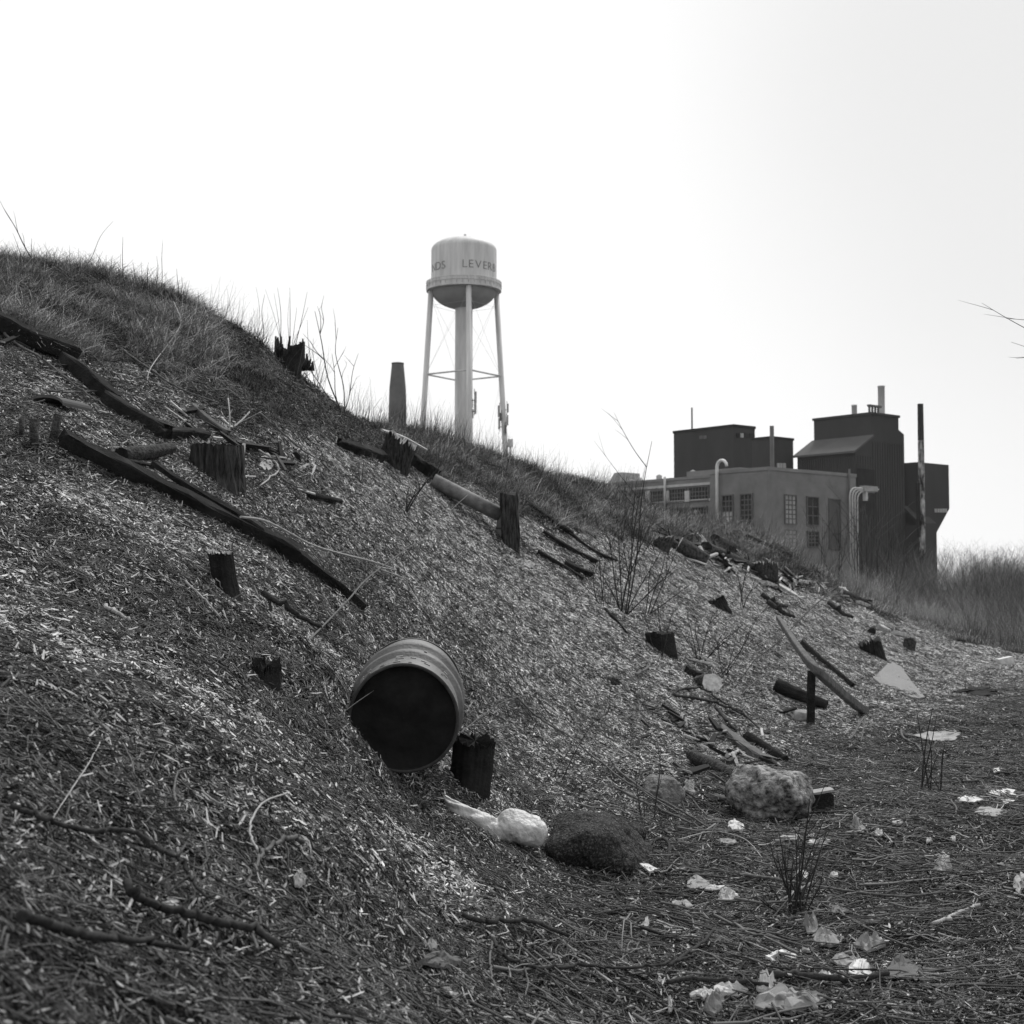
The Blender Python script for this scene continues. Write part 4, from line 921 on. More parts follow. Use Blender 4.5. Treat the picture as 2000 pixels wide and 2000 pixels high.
rock('boulder', 1382, 1562, 1.0*.16, .05, .035, 'gray_timber', 'long gray splinter of stone in front of the round log', 12, .3, .3, yaw=-.45, sub=4)
rock('boulder', 1197, 1338, .075, .07, .06, 'rock_dark', 'dark stone alone in the middle of the slope', 13, .25, .2, sub=4)
rock('boulder', 1310, 1403, .05, .05, .045, 'rock_pale', 'rounded stone on the slope left below the ringed log', 14, .2, .3, sub=3)
rock('boulder', 1570, 1408, .16, .12, .09, 'litter_gray', 'pale rubble stone at the foot of the thin dark post', 15, .35, .3, sub=4)
rock('boulder', 884, 1193, .06, .05, .045, 'rock_dark', 'small dark clod on the open slope above the drum', 16, .25, .2, sub=3)
mb = MB(); b = G(1603, 1595, .0)
mb.box(b+UPV*.09, Vector((.075,0,0)), Vector((0,.08,.0)), UPV*.07); tag(mb.build('wood_block', 'dark_timber', b), 'small black box-like block just right of the boulder', 'block')
mb = MB(); mb.box(b+UPV*.175+Vector((.01,0,0)), Vector((.07,0,.012)), Vector((0,.07,.0)), UPV*.008); tag(mb.build('board_scrap', 'litter_gray', b), 'pale scrap of board lying on the small black block', 'scrap')
# tilted pale slab on the far slope
P4 = [G(1703,1329,.02), G(1716,1319,.03), G(1728,1307,.05), G(1740,1303,.06), G(1756,1310,.06), G(1779,1341,.05), G(1805,1369,.03), G(1790,1371,.02), G(1768,1364,.02), G(1744,1352,.02), G(1722,1343,.015)]
mb = MB(); off = nrm(P4[0].x,P4[0].y)*.03; mb.poly_prism(P4, off); tag(mb.build('concrete_slab', 'concrete', P4[0]), 'tilted smooth pale slab lying on the far slope', 'slab')
# upper left bits of broken tile and log
b = G(82, 800, .05); mb = MB()
for i in range(9):
    a0, a1 = -1.2+i*.3, -.9+i*.3
    for zz_ in (0,): 
        q = [b + Vector((math.sin(a)*.13, 0, math.cos(a)*.06)) for a in (a0, a1)]
        q2 = [v + Vector((.14,.22,-.02)) for v in q]; off = Vector((0,0,-.02)); mb.poly_prism([q[0], q[1], q2[1], q2[0]], off)
tag(mb.build('broken_tile', 'chimney_brick', b), 'curved piece of broken clay tile near the left edge', 'tile')
A_ = G(232,902,.05); B_ = G(328,888,.05); log_thing('log', A_, B_, .055, 'dark crooked log lying left of the furrowed stump', 'log', 'bark', 'dark_timber', .8, 61, bend=.03)
A_ = G(572,900,.03); B_ = G(640,912,.03); log_thing('log', A_, B_, .05, 'dark rotten stick-like log right of the furrowed stump', 'log', 'dark_timber', 'dark_timber', .7, 62)
A_ = G(592,972,.03); B_ = G(660,986,.03); log_thing('log', A_, B_, .045, 'small dark log below the rotten one right of the furrowed stump', 'log', 'dark_timber', 'dark_timber', .6, 63)
A_ = G(500,1150,.03); B_ = G(640,1252,.03); branch([(505,1182),(560,1215),(610,1245)], .02, .012, 'twig_dark', 'dark root running down from the thin rotten stump')
# log pile at the crest, right
for k, (x0,y0,x1,y1,r,bk,lab) in enumerate(((1318,1075,1372,1108,.20,'bark','fat round log at the left end of the crest log pile'),(1372,1080,1470,1120,.17,'bark','long dark log in the middle of the crest log pile'),(1390,1065,1425,1082,.18,'dark_timber','dark short log on top of the crest log pile'),
      (1298,1062,1330,1082,.12,'bark','small log at the upper left of the crest log pile'),(1455,1058,1540,1095,.14,'dark_timber','dark log right of the pile on the skyline'),(1500,1085,1580,1128,.13,'dark_timber','second dark log further down the skyline edge'),
      (1590,1130,1650,1160,.15,'dark_timber','dark log low on the crest line toward the thicket'),(1640,1165,1690,1185,.13,'bark','short log with a pale end near the thicket'),(1700,1165,1722,1195,.10,'dark_timber','upended dark stick log by the thicket'))):
    A_ = G(x0,y0,r*.6); B_ = G(x1,y1,r*.6)
    log_thing('log', A_, B_, r*.8, lab, 'log', bk, 'cut_wood' if k in (0,3,7) else 'dark_timber', .85, 70+k)
A_ = G(1365,1100,.2); branch([(1352,1092),(1368,1105),(1385,1103)], .05, .03, 'twig_pale', 'pale broken limb stub on the crest log pile', lifts=[.2,.15,.2])
b = G(1535,1156,.03); mb = MB(); mb.lathe([(.24,-.05),(.25,.04),(.001,.045)], b, nrm(b.x,b.y), 20, smooth=False); tag(mb.build('wood_disc', 'cut_wood', b), 'pale sawn disc of wood lying below the squat stump', 'wood disc')
for k, (x0,y0,x1,y1,lab) in enumerate(((1488,1145,1510,1152,'pale board end left of the sawn disc'),(1542,1142,1580,1144,'pale stick lying right above the sawn disc'),(1640,1156,1652,1164,'pale cut end on the crest line, upper one'),(1672,1183,1694,1190,'pale sawn face of a far log on the crest line'),(1730,1190,1742,1194,'pale cut end nearest the thicket'),(1715,1230,1735,1240,'pale chunk of wood on the far slope'),(1745,1243,1768,1248,'second pale chunk of wood on the far slope'))):
    A_ = G(x0,y0,.08); B_ = G(x1,y1,.08); mb, _ = beam_mb([A_, B_], .12, .10, UPV, .15, (1,.8), .4, 80+k); tag(mb.build('wood_piece', 'cut_wood', A_), lab, 'wood piece')
b = G(1963,1300,.08); mb = MB(); mb.box(b, Vector((.14,0,.03)), Vector((0,.12,0)), Vector((-.02,0,.08))); tag(mb.build('white_box', 'litter', b), 'small white box far off at the right edge', 'box')
for k, (x0,y0,x1,y1,lab) in enumerate(((1488,1175,1530,1195,'dark stick below the squat stump, upper one'),(1500,1190,1545,1215,'dark stick below the squat stump, lower one'),(1620,1190,1660,1215,'thin dark stick on the far slope under the crest line'))):
    branch([(x0,y0),((x0+x1)/2,(y0+y1)/2+3),(x1,y1)], .05, .03, 'twig_dark', lab)

# --- white twisted bag
d0 = G(985,1650).y - .02
BP = ((868,1560,.008,.10),(878,1572,.022,.08),(893,1584,.036,.06),(912,1597,.045,.04),(932,1610,.052,.02),(952,1621,.062,0),(972,1624,.080,0),(992,1621,.090,0),(1012,1622,.088,0),(1032,1628,.086,0),(1050,1632,.076,0),(1062,1633,.056,0),(1069,1634,.02,0))
path = [P(x, y, d0+dd)+Vector((0,0,.015)) for x, y, r_, dd in BP]; rad = [b_[2] for b_ in BP]
pp = smoothpath(path, 130); rr_ = np.interp(np.linspace(0,1,len(pp)), np.linspace(0,1,len(rad)), rad)
mb = MB()
def wobb(f, a, p):
    fold = math.sin(a*5 + f*34)*max(0,.20*(1-f*2.0)) ; 
    body = .20*mn.noise(Vector((math.cos(a)*1.3, math.sin(a)*1.3, f*8+3.3))) + .05*mn.noise(Vector((math.cos(a)*3, math.sin(a)*3, f*26))) + .05*abs(mn.noise(Vector((math.cos(a)*5, math.sin(a)*5, f*50))))
    return 1 + fold + body - (.35*math.exp(-((f-.50)/.05)**2)*max(0,-math.sin(a)))
mb.tube(pp, list(rr_), 64, wob=wobb); bag = mb.build('plastic_bag', 'bag_plastic', path[6]); tag(bag, 'knotted white plastic bag with a long twisted neck lying by the dark slab', 'bag')
mb = MB(); q = P(955,1640,d0+.02); mb.poly_prism([P(938,1618,d0-.06), P(952,1612,d0-.07), P(978,1640,d0-.09), P(973,1647,d0-.08), P(960,1640,d0-.08)], Vector((.004,.03,.0))); o = mb.build('bag_flap', 'bag_plastic', (0,0,0), bag); o.data.transform(Matrix.Translation(-path[6]))
# --- torn white strip by the slab
b = G(1240,1690,.03)
for k, (pts, lab) in enumerate(((((1226,1678),(1242,1676),(1262,1700),(1284,1716),(1268,1718),(1244,1702)),'white torn strip of plastic at the right foot of the dark slab'), (((1228,1686),(1232,1700),(1238,1716),(1232,1718),(1226,1700)),'narrow white shred beside the torn strip'))):
    W = [G(x,y,.03+.01*(i%2)) for i,(x,y) in enumerate(pts)]; mb = MB(); mb.poly_prism(W, (0,0,.012)); tag(mb.build('plastic_scrap', 'bag_plastic', W[0]), lab, 'litter')
branch([(1255,1690),(1268,1672),(1290,1668),(1303,1676),(1302,1692),(1296,1700)], .010, .008, 'twig_dark', 'black curved hose end right of the dark slab', 'hose', 'hose', lifts=[.01,.06,.08,.07,.03,.0], group=None)

# ================================================================== dead branches, each one a thing
def cv(pts, s, ox, oy): return [(ox + x/s, oy + y/s) for x, y in pts]
BLc = lambda *p: cv(p, 2.972, 0, 1400); BCc = lambda *p: cv(p, 2.576, 600, 1600); BRc = lambda *p: cv(p, 2.76, 1300, 1500)
E3 = lambda *p: cv(p, 3.22, 1200, 1200); C4 = lambda *p: cv(p, 2.576, 0, 800); D5 = lambda *p: cv(p, 3.22, 650, 820); K6 = lambda *p: cv(p, 3.864, 600, 1200)
branch(BLc((0,655),(100,690),(230,745),(480,795),(560,765),(720,790),(860,890),(950,930),(1010,1020),(1060,1100),(1140,1190)), 0.0074, 0.0043, 'twig_dark', 'long dark forking branch across the lower left slope', seed=1, forks=3)
branch(BLc((1180,1210),(1250,1250),(1450,1330),(1520,1365),(1690,1335)), 0.0042, 0.0024, 'twig_dark', 'dark thin branch continuing below the forking one', seed=2)
branch(BLc((-40,1320),(200,1400),(370,1450),(560,1465),(800,1490),(1040,1525)), 0.0113, 0.0052, 'twig_dark', 'thick dark branch entering at the bottom left edge', seed=3, lift=.03)
branch(BLc((1220,1590),(1340,1560),(1500,1600),(1700,1640)), 0.0036, 0.0018, 'twig_dark', 'thin brown branch at the bottom, right of the thick one', seed=4)
branch(BLc((640,1140),(700,1190),(850,1245),(1050,1300),(1200,1340),(1400,1380),(1560,1480)), 0.0113, 0.0096, 'twig_dark', 'dark rotten branch half sunk in chips between the two long branches', seed=5, lift=.012)
branch(BLc((522,240),(450,380),(340,550),(225,730)), 0.0018, 0.0015, 'twig_pale', 'straight pale stick lying diagonally at the left', seed=6, lift=.02)
branch(BLc((1600,525),(1480,580),(1400,680),(1385,780),(1425,870)), 0.0030, 0.0042, 'twig_pale', 'pale curved strip of wood above the bark curl', seed=7)
branch(BLc((1690,810),(1600,805),(1500,850),(1425,925),(1405,1005)), 0.0090, 0.0036, 'twig_mid', 'gray curl of bark on the lower left slope', seed=8, name='bark_strip', cat='bark')
branch(BLc((955,600),(950,520),(985,410),(1070,390)), 0.0036, 0.0024, 'twig_mid', 'short bent gray stick left of the pale curved strip', seed=9)
branch(BLc((660,250),(700,340),(720,440)), 0.0036, 0.0024, 'twig_mid', 'short stick right of the straight pale stick', seed=10)
branch(BLc((1110,530),(1200,590),(1290,620)), 0.0036, 0.0024, 'twig_pale', 'small pale splinter between the bent stick and the pale strip', seed=11)
branch(BLc((1380,1340),(1400,1400),(1440,1480)), 0.0042, 0.0036, 'twig_mid', 'stubby forked gray twig at the bottom left of centre', seed=12)
branch(BCc((910,690),(940,760),(1040,810),(1180,835),(1380,815),(1560,825),(1760,815),(1932,770)), 0.0074, 0.0052, 'twig_dark', 'long dark branch curving along the bottom centre', seed=13, forks=1, lift=.02)
branch(BCc((905,690),(880,800),(900,900),(950,1010)), 0.0042, 0.0030, 'twig_mid', 'gray curved stick crossing the bottom centre', seed=14)
branch(BCc((1060,820),(1080,900),(1060,980)), 0.0036, 0.0024, 'twig_mid', 'gray stub below the long bottom branch', seed=15)
branch(BCc((760,578),(900,600),(1080,598),(1200,640),(1290,675)), 0.0104, 0.0070, 'twig_dark', 'dark half-buried branch below the white bag', seed=16, lift=.012)
branch(BCc((1420,550),(1560,522),(1680,520),(1820,560),(1932,600)), 0.0048, 0.0036, 'twig_dark', 'dark arching branch below the dark stone slab', seed=17)
branch(BCc((1060,205),(1200,300),(1380,360),(1500,430)), 0.0048, 0.0030, 'twig_mid', 'gray stick running down from under the white bag', seed=18)
branch(BCc((430,580),(520,670)), 0.0036, 0.0024, 'twig_pale', 'short pale stick at the bottom left of centre', seed=19)
branch(BCc((970,565),(972,610),(985,640),(930,660)), 0.0021, 0.0018, 'litter', 'thin white crooked twig below the bag', seed=20)
branch(BRc((380,635),(560,660),(700,690),(860,715),(1050,745),(1300,765),(1500,740),(1640,740)), 0.0091, 0.0046, 'twig_mid', 'long thick branch lying past the base of the dark shrub', seed=21, forks=1, lift=.03)
branch(BRc((770,760),(960,860),(1130,950),(1300,1030),(1500,1100),(1640,1140)), 0.0052, 0.0026, 'twig_mid', 'straight branch running from the shrub to the lower right', seed=22, lift=.04)
branch(BRc((380,1000),(560,965),(700,1000),(900,1020),(1060,1035)), 0.0039, 0.0026, 'twig_mid', 'arching gray twig below the dark shrub', seed=23, lift=.03)
branch(BRc((0,1250),(80,1230),(330,1240),(560,1260)), 0.0086, 0.0075, 'twig_dark', 'dark branch above the white scraps at the bottom', seed=24)
branch(BRc((580,1215),(760,1225),(1000,1240),(1200,1205)), 0.0141, 0.0104, 'twig_dark', 'thick dark branch at the bottom right', seed=25)
branch(BRc((1455,920),(1560,870),(1700,815)), 0.0104, 0.0078, 'twig_pale', 'short thick pale stick at the right', seed=26, lift=.03)
branch(BRc((300,920),(200,1010),(100,1090),(0,1150)), 0.0052, 0.0072, 'twig_dark', 'dark stick slanting down below the arching twig', seed=27)
branch(BRc((1380,1110),(1480,1080),(1650,1020),(1960,975)), 0.0033, 0.0020, 'twig_dark', 'thin dark stem reaching the right edge low down', seed=28)
branch(BRc((1070,350),(1150,358),(1275,378)), 0.0039, 0.0026, 'twig_pale', 'pale stick beside the pale cap-like stone', seed=29)
branch(BRc((900,412),(1020,395),(1145,370)), 0.0046, 0.0026, 'twig_pale', 'pale tapering stick ending at the cap-like stone', seed=30)
branch(BRc((0,95),(130,190),(290,290),(440,380),(560,392),(900,420),(1100,455)), 0.0039, 0.0026, 'twig_dark', 'very long thin dark vine running under the boulder', seed=31, lift=.05)
branch(BRc((60,445),(250,400),(400,430),(470,480),(520,545)), 0.0033, 0.0026, 'twig_pale', 'bowed pale twig left of the dark shrub', seed=32, lift=.06)
branch(BRc((560,1240),(700,1280),(880,1330),(1060,1375)), 0.0052, 0.0039, 'twig_mid', 'branch running down through the white scraps at the bottom', seed=33, lift=.04)
branch(BRc((1600,110),(1700,105),(1800,65)), 0.0065, 0.0052, 'twig_dark', 'dark stub of branch at the upper right of the flat ground', seed=34)
branch(BRc((1470,215),(1530,220),(1565,260),(1565,310)), 0.0078, 0.0059, 'twig_mid', 'hooked gray branch end near the right edge', seed=35)
branch(BRc((1180,750),(1240,720),(1290,690)), 0.0059, 0.0046, 'twig_dark', 'short dark fork on the thick branch', seed=36)
branch(BRc((1270,870),(1400,880),(1560,890)), 0.0046, 0.0033, 'twig_mid', 'gray stick under the short thick pale stick', seed=37)
branch(BRc((1600,5),(1700,20),(1790,50)), 0.0072, 0.0046, 'twig_mid', 'gray branch at the upper right of the flat ground', seed=38)
branch(BRc((540,1150),(700,1180),(860,1210)), 0.0046, 0.0033, 'twig_dark', 'dark twig over the gray board scraps at the bottom', seed=39)
branch(BRc((760,545),(960,570),(1180,610),(1380,600)), 0.0039, 0.0026, 'twig_dark', 'thin dark branch right of the shrub, above the thick one', seed=40, lift=.04)
branch(C4((1080,780),(1260,780),(1450,800),(1600,820),(1800,835),(1932,880))+D5((200,1000),(380,1050),(440,1080),(500,1150),(590,1270)), .008, .004, 'twig_pale', 'long pale dry branch draped over the lower timber end', seed=41, lifts=[.34,.30,.22,.2,.15,.15,.12,.10,.06,.04,.03], forks=2)
branch(D5((680,690),(520,800),(400,900),(300,970),(110,1100),(0,1230))+C4((1600,1120),(1440,1280)), .004, .007, 'twig_mid', 'long thin stem slanting up the slope above the drum', seed=42, lifts=[.5,.42,.34,.3,.2,.15,.06,.02], forks=2)
branch(K6((930,190),(1080,90),(1270,0))+[(975,1178),(1000,1172)], .006, .003, 'twig_dark', 'dark twig rising from the back of the drum', seed=43, lifts=[.10,.15,.2,.25,.25])
branch(K6((1100,960),(1250,870),(1400,760),(1600,690),(1850,600)), .004, .003, 'twig_mid', 'thin wiry twig springing right from the drum', seed=44, lifts=[.05,.12,.15,.12,.1])
branch([(1000,1372),(1035,1408),(1075,1435),(1110,1455),(1200,1530),(1335,1615)], .009, .005, 'twig_mid', 'straight branch running down the slope to the flat dark slab', seed=45, lift=.03)
branch(K6((1380,1000),(1250,980),(1120,990),(1060,1040),(1180,1090),(1300,1110),(1390,1100)), .004, .003, 'twig_mid', 'looping wire-like twig over the stump by the drum', seed=46, lifts=[.15]*7)
branch(K6((450,575),(440,650),(380,720),(200,850),(80,920)), .002, .0015, 'twig_mid', 'wiry twig curving across the left rim of the drum', seed=47, lifts=[.55,.45,.3,.15,.05])
branch(E3((1290,20),(1210,100),(1120,170),(940,320),(860,380),(750,490)), .010, .006, 'twig_dark', 'thin dark branch rising in front of the leaning plank', seed=48, lifts=[.8,.7,.6,.35,.2,.05], forks=3)
branch(E3((790,530),(870,480),(1000,430),(1100,430),(1160,460)), .008, .004, 'twig_mid', 'bowed twig left of the thin post', seed=49, lifts=[.03,.12,.2,.2,.15])
branch(E3((350,545),(400,510),(540,505),(640,570),(720,620),(800,650)), .014, .008, 'twig_dark', 'dark vine looping below the ringed log end, upper strand', seed=50, lift=.05)
branch(E3((350,545),(500,565),(640,600),(780,660),(860,720),(950,800)), .016, .008, 'twig_dark', 'dark vine looping below the ringed log end, lower strand', seed=51, lift=.03)
branch(E3((0,1020),(180,1170),(400,1290),(600,1410)), .009, .006, 'twig_mid', 'long stick lying left of the boulder, upper one', seed=52, lift=.04)
branch(E3((0,1150),(200,1250),(420,1350),(560,1420)), .009, .006, 'twig_mid', 'long stick lying left of the boulder, lower one', seed=53, lift=.03)
branch(E3((640,640),(680,700),(760,780)), .02, .014, 'twig_dark', 'dark root running down to the torn gray log', seed=54)
branch(E3((700,950),(740,930),(770,910)), .02, .016, 'twig_pale', 'short pale stub left of the boulder top', seed=55, lift=.03)
branch(E3((120,415),(170,385),(222,352)), .016, .012, 'twig_mid', 'short gray stick left of the ringed log', seed=56)
branch(E3((1420,800),(1480,815),(1540,760),(1545,830)), .014, .008, 'twig_mid', 'gray forked stick on the flat beyond the boulder', seed=57, lifts=[.02,.05,.2,.02])
branch(E3((1800,770),(1820,820),(1900,860),(1932,900)), .014, .008, 'twig_mid', 'pale bent stick near the tall thin stems', seed=58, lift=.04)
branch(C4((905,920),(980,990),(1080,1100)), .006, .004, 'twig_pale', 'pale stick lying left of the thin rotten stump', seed=59)
branch(C4((500,1060),(560,1090),(620,1130)), .010, .007, 'twig_pale', 'pale splinter on the open left slope', seed=60)
branch(C4((1220,210),(1300,250),(1380,330),(1280,420)), .011, .007, 'twig_pale', 'pale crooked branch right of the furrowed stump', seed=61, lift=.05)
branch(C4((1170,375),(1270,372)), .010, .007, 'twig_pale', 'short pale stick at the foot of the furrowed stump', seed=62)
branch(C4((1380,330),(1400,380),(1500,430),(1590,440)), .008, .005, 'twig_mid', 'gray twig right of the pale crooked branch', seed=63, lift=.04)
branch([(330,610),(335,650),(328,680),(290,735),(285,760)], .006, .004, 'twig_pale', 'pale bent dead stem on the grassy upper slope', seed=64, lifts=[.12,.15,.12,.08,.02], forks=2)
branch([(335,675),(400,710),(440,735)], .012, .007, 'twig_mid', 'gray branch lying among the dark leaf litter', seed=65, lift=.08)
branch([(432,810),(438,835),(445,852)], .006, .004, 'twig_pale', 'pale stick standing above the furrowed stump', seed=66, lifts=[.15,.1,.02])
branch([(450,845),(462,838),(474,830)], .009, .007, 'twig_pale', 'pale forked stick right above the furrowed stump', seed=67, lifts=[.05,.08,.12], forks=1)
branch([(0,665),(30,690),(75,715),(150,775),(200,810)], .012, .006, 'twig_mid', 'long gray branch lying along the left edging timbers', seed=68, lift=.05)
branch([(85,778),(130,782),(185,778)], .010, .006, 'twig_mid', 'gray bowed branch near the broken tile', seed=69, lift=.05)
branch([(240,700),(290,735),(340,770),(420,800)], .010, .006, 'twig_mid', 'gray stick above the edging timbers', seed=70, lift=.05)
branch([(500,820),(545,860),(580,890),(605,905)], .010, .006, 'twig_mid', 'long gray stick down the dark litter to the rotten logs', seed=71, lift=.06)
branch([(1250,1010),(1260,1030),(1275,1045)], .03, .02, 'twig_dark', 'dark stick by the sapling on the grass edge', seed=72)

# ================================================================== standing dead stems and bare shrubs
def stem_mb(mb, base, tip, r, rr, depth, sides=5, wig=.05):
    d = tip-base; L = d.length; s_ = Vector((rr.gauss(0,1), rr.gauss(0,.6), rr.gauss(0,.3))).normalized()*L*wig
    path = smoothpath([base, base.lerp(tip,.35)+s_*rr.uniform(-1,1), base.lerp(tip,.7)+s_*rr.uniform(-1,1), tip], 12)
    mb.tube(path, [r, r*.75, r*.3], sides, jit=.05)
    if depth > 0:
        for k in range(rr.randint(2,4) if depth > 1 else rr.randint(1,3)):
            i = rr.randint(4, len(path)-3); q = path[i]; l2 = L*rr.uniform(.2,.42); dd = (d.normalized() + Vector((rr.gauss(0,.55), rr.gauss(0,.35), rr.uniform(0,.3)))).normalized()
            stem_mb(mb, q, q+dd*l2, r*.5, rr, depth-1, 4, wig)
def shrub(px, py, tips, rmm, m, label, seed=0, depth=1, wig=.05, cat='shrub', name='bare_shrub', spread=.05, base_d=None, group=None):
    """tips: pixels the stem ends reach (at about the distance of the base)"""
    b = G(px, py) if base_d is None else P(px, py, base_d)
    rr = random.Random(seed+100); root = thing(name, b, label, cat, group)
    for (x, y) in tips:
        a = b + Vector((rr.uniform(-1,1)*spread, rr.uniform(-1,1)*spread, -.03)); mb = MB()
        stem_mb(mb, a, P(x, y, b.y + rr.uniform(-.25,.25)), rmm/1000*rr.uniform(.7,1.2), rr, depth, 5, wig); mb.build('stem', m, b, root)
    return root
T = lambda L, f: [f((x,y))[0] for x,y in L]
shrub(1553,1792, T([(555,370),(600,460),(640,450),(610,340),(700,330),(720,440),(780,150),(760,300),(800,420),(830,480),(870,330),(885,200),(850,520),(540,600),(500,700),(690,480)], BRc), 6, 'twig_dark', 'dark many-stemmed bare shrub standing on the flat ground below the boulder', 1, 1)
shrub(1505,1785, T([(440,700),(470,640),(400,760),(520,620)], BRc), 4, 'twig_mid', 'small low tuft of stems left of the dark shrub', 2, 0)
shrub(1805,1550, [(1790,1385),(1812,1430),(1830,1395),(1822,1380),(1838,1460)], 7, 'twig_dark', 'group of tall thin dark stems near the right edge', 3, 0)
shrub(1832,1556, [(1812,1495),(1845,1450)], 8, 'twig_dark', 'leaning dark stem right of the tall thin stems', 4, 1)
shrub(1218,1200, [(1273,862),(1262,905),(1240,960),(1205,1010),(1190,1050),(1255,1020),(1300,1060),(1325,1100),(1225,1000),(1170,1110)], 9, 'twig_dark', 'tall bare branching sapling rising in front of the crest line', 5, 2, .04, 'sapling', 'bare_sapling')
shrub(1262,1200, [(1300,1080),(1330,1050),(1275,1090),(1350,1140)], 7, 'twig_dark', 'bare bushy sapling just right of the tallest one', 6, 2, .05, 'sapling', 'bare_sapling')
shrub(1175,1190, [(1150,1090),(1165,1060),(1185,1080),(1130,1130)], 7, 'twig_dark', 'bare low sapling left of the tallest one', 7, 2, .05, 'sapling', 'bare_sapling')
shrub(1370,1300, [(1340,1180),(1395,1190),(1420,1240),(1360,1210),(1450,1220),(1330,1230)], 7, 'twig_dark', 'spindly bare shrub behind the ringed log end', 8, 2, .05)
shrub(1290,1285, [(1255,1190),(1285,1175),(1315,1190),(1330,1220)], 7, 'twig_dark', 'spindly bare shrub behind the black wood block', 9, 2, .05)
shrub(1410,1320, [(1440,1230),(1480,1200),(1520,1160),(1395,1240)], 6, 'twig_dark', 'bare shrub between the ringed log and the thin post', 10, 2, .05)
shrub(785,1000, [(815,945),(838,925),(870,900),(800,950),(770,960)], 9, 'twig_dark', 'dark bare twiggy shrub below the pale sawn stump', 11, 1)
shrub(705,950, [(700,900),(712,880),(690,915)], 7, 'twig_mid', 'small dry plant below the dark plank', 12, 1)
shrub(1085,1530, [(1100,1470),(1130,1420),(1170,1395),(1075,1490)], 4, 'twig_dark', 'thin bare seedling left above the dark slab', 13, 1)
shrub(1265,1615, [(1255,1540),(1290,1470),(1240,1500)], 5, 'twig_dark', 'thin bare seedling right behind the dark slab', 14, 1)
shrub(600,1440, [(590,1360),(610,1350),(640,1390),(575,1380),(625,1370)], 3.5, 'twig_mid', 'wispy dry plant left of the drum', 15, 1)
shrub(1640,1310, [(1655,1265),(1635,1270),(1670,1280)], 8, 'twig_mid', 'small dry plant by the tilted slab', 16, 1) if False else None
shrub(1180,1400, [(1160,1340),(1200,1330),(1190,1360)], 4, 'twig_dark', 'thin bare seedling beside the stone in the middle of the slope', 17, 1)
shrub(1450,1190, [(1440,1120),(1462,1095),(1475,1130)], 10, 'twig_dark', 'thin bare shrub in front of the crest log pile', 18, 2)
# skyline weeds on the bank
def crest(px, off=4):
    for y in range(420, 1400, 2):
        r = ray(px, y); d = _dd[_dd > 5]; 
        hit = (CAMZ + r.z*d) < H(r.x*d, d)
        if hit.any(): return y
    return 1200
cys = {x: crest(x) for x in (10,60,85,155,240,310,350,470,510,560,620,665,690,735)}
def weed(px, tips, r, label, seed, depth=0, wig=.04, **k):
    py = cys[px]+4; return shrub(px, py, tips, r, 'twig_mid' if seed % 2 else 'twig_dark', label, seed, depth, wig, 'weed', 'tall_weed', .03, **k)
weed(85, [(8,408)], 6, 'tall dry weed bending left at the far left skyline', 21, 1)
weed(60, [(62,466),(25,455)], 4, 'short dry weeds left on the skyline', 22)
weed(155, [(221,432)], 5, 'tall curved weed leaning right with a curled tip on the skyline', 23, 0, .06)
weed(240, [(240,462),(236,495)], 4, 'thin upright weed stalk on the skyline', 24)
weed(310, [(318,468),(306,500)], 5, 'tall thin weed stalk with a hooked tip on the skyline', 25)
weed(350, [(355,540),(345,525),(366,548)], 5, 'cluster of short weed tips on the skyline', 26)
weed(510, [(500,560),(517,575),(503,600),(490,620)], 5, 'thin stalks left of the jagged skyline stump', 27)
weed(560, [(518,565),(535,572),(542,562),(565,580),(566,562),(580,600),(600,570),(602,600)], 5, 'fan of thin shoots growing from the jagged skyline stump', 28)
weed(620, [(612,660),(600,625),(628,690),(640,700)], 5, 'grassy stalks right of the jagged skyline stump', 29)
shrub(672, cys[665]+8, [(615,608),(660,640),(700,690),(590,690),(648,690)], 9, 'twig_dark', 'small bare tree with angular branches on the skyline between stump and chimney', 30, 2, .06, 'sapling', 'bare_sapling')
weed(735, [(745,795),(728,790),(752,800)], 6, 'dark weeds in front of the brick chimney foot', 31, 1)
# tree at the right, outside the frame, its twigs reaching in
b = Vector((3.75, 9.2, hz(3.75, 9.2))); t = thing('bare_tree', b, 'bare tree just beyond the right edge with thin twigs reaching into the sky', 'tree')
rr = random.Random(5); top = P(2120, 560, 9.2); mb = MB(); path = smoothpath([b-UPV*.1, b.lerp(top,.5)+Vector((.12,0,0)), top], 14); mb.tube(path, [.05,.03,.015], 8); mb.build('trunk', 'bark', b, t)
for (x0,y0,x1,y1) in ((2112,700,1918,592),(2112,640,1965,622),(2115,720,1975,668),(2115,690,1985,700)):
    mb = MB(); stem_mb(mb, P(x0,y0,9.2), P(x1,y1,9.1), .0035, rr, 1, 5, .08); mb.build('branch', 'twig_mid', b, t)
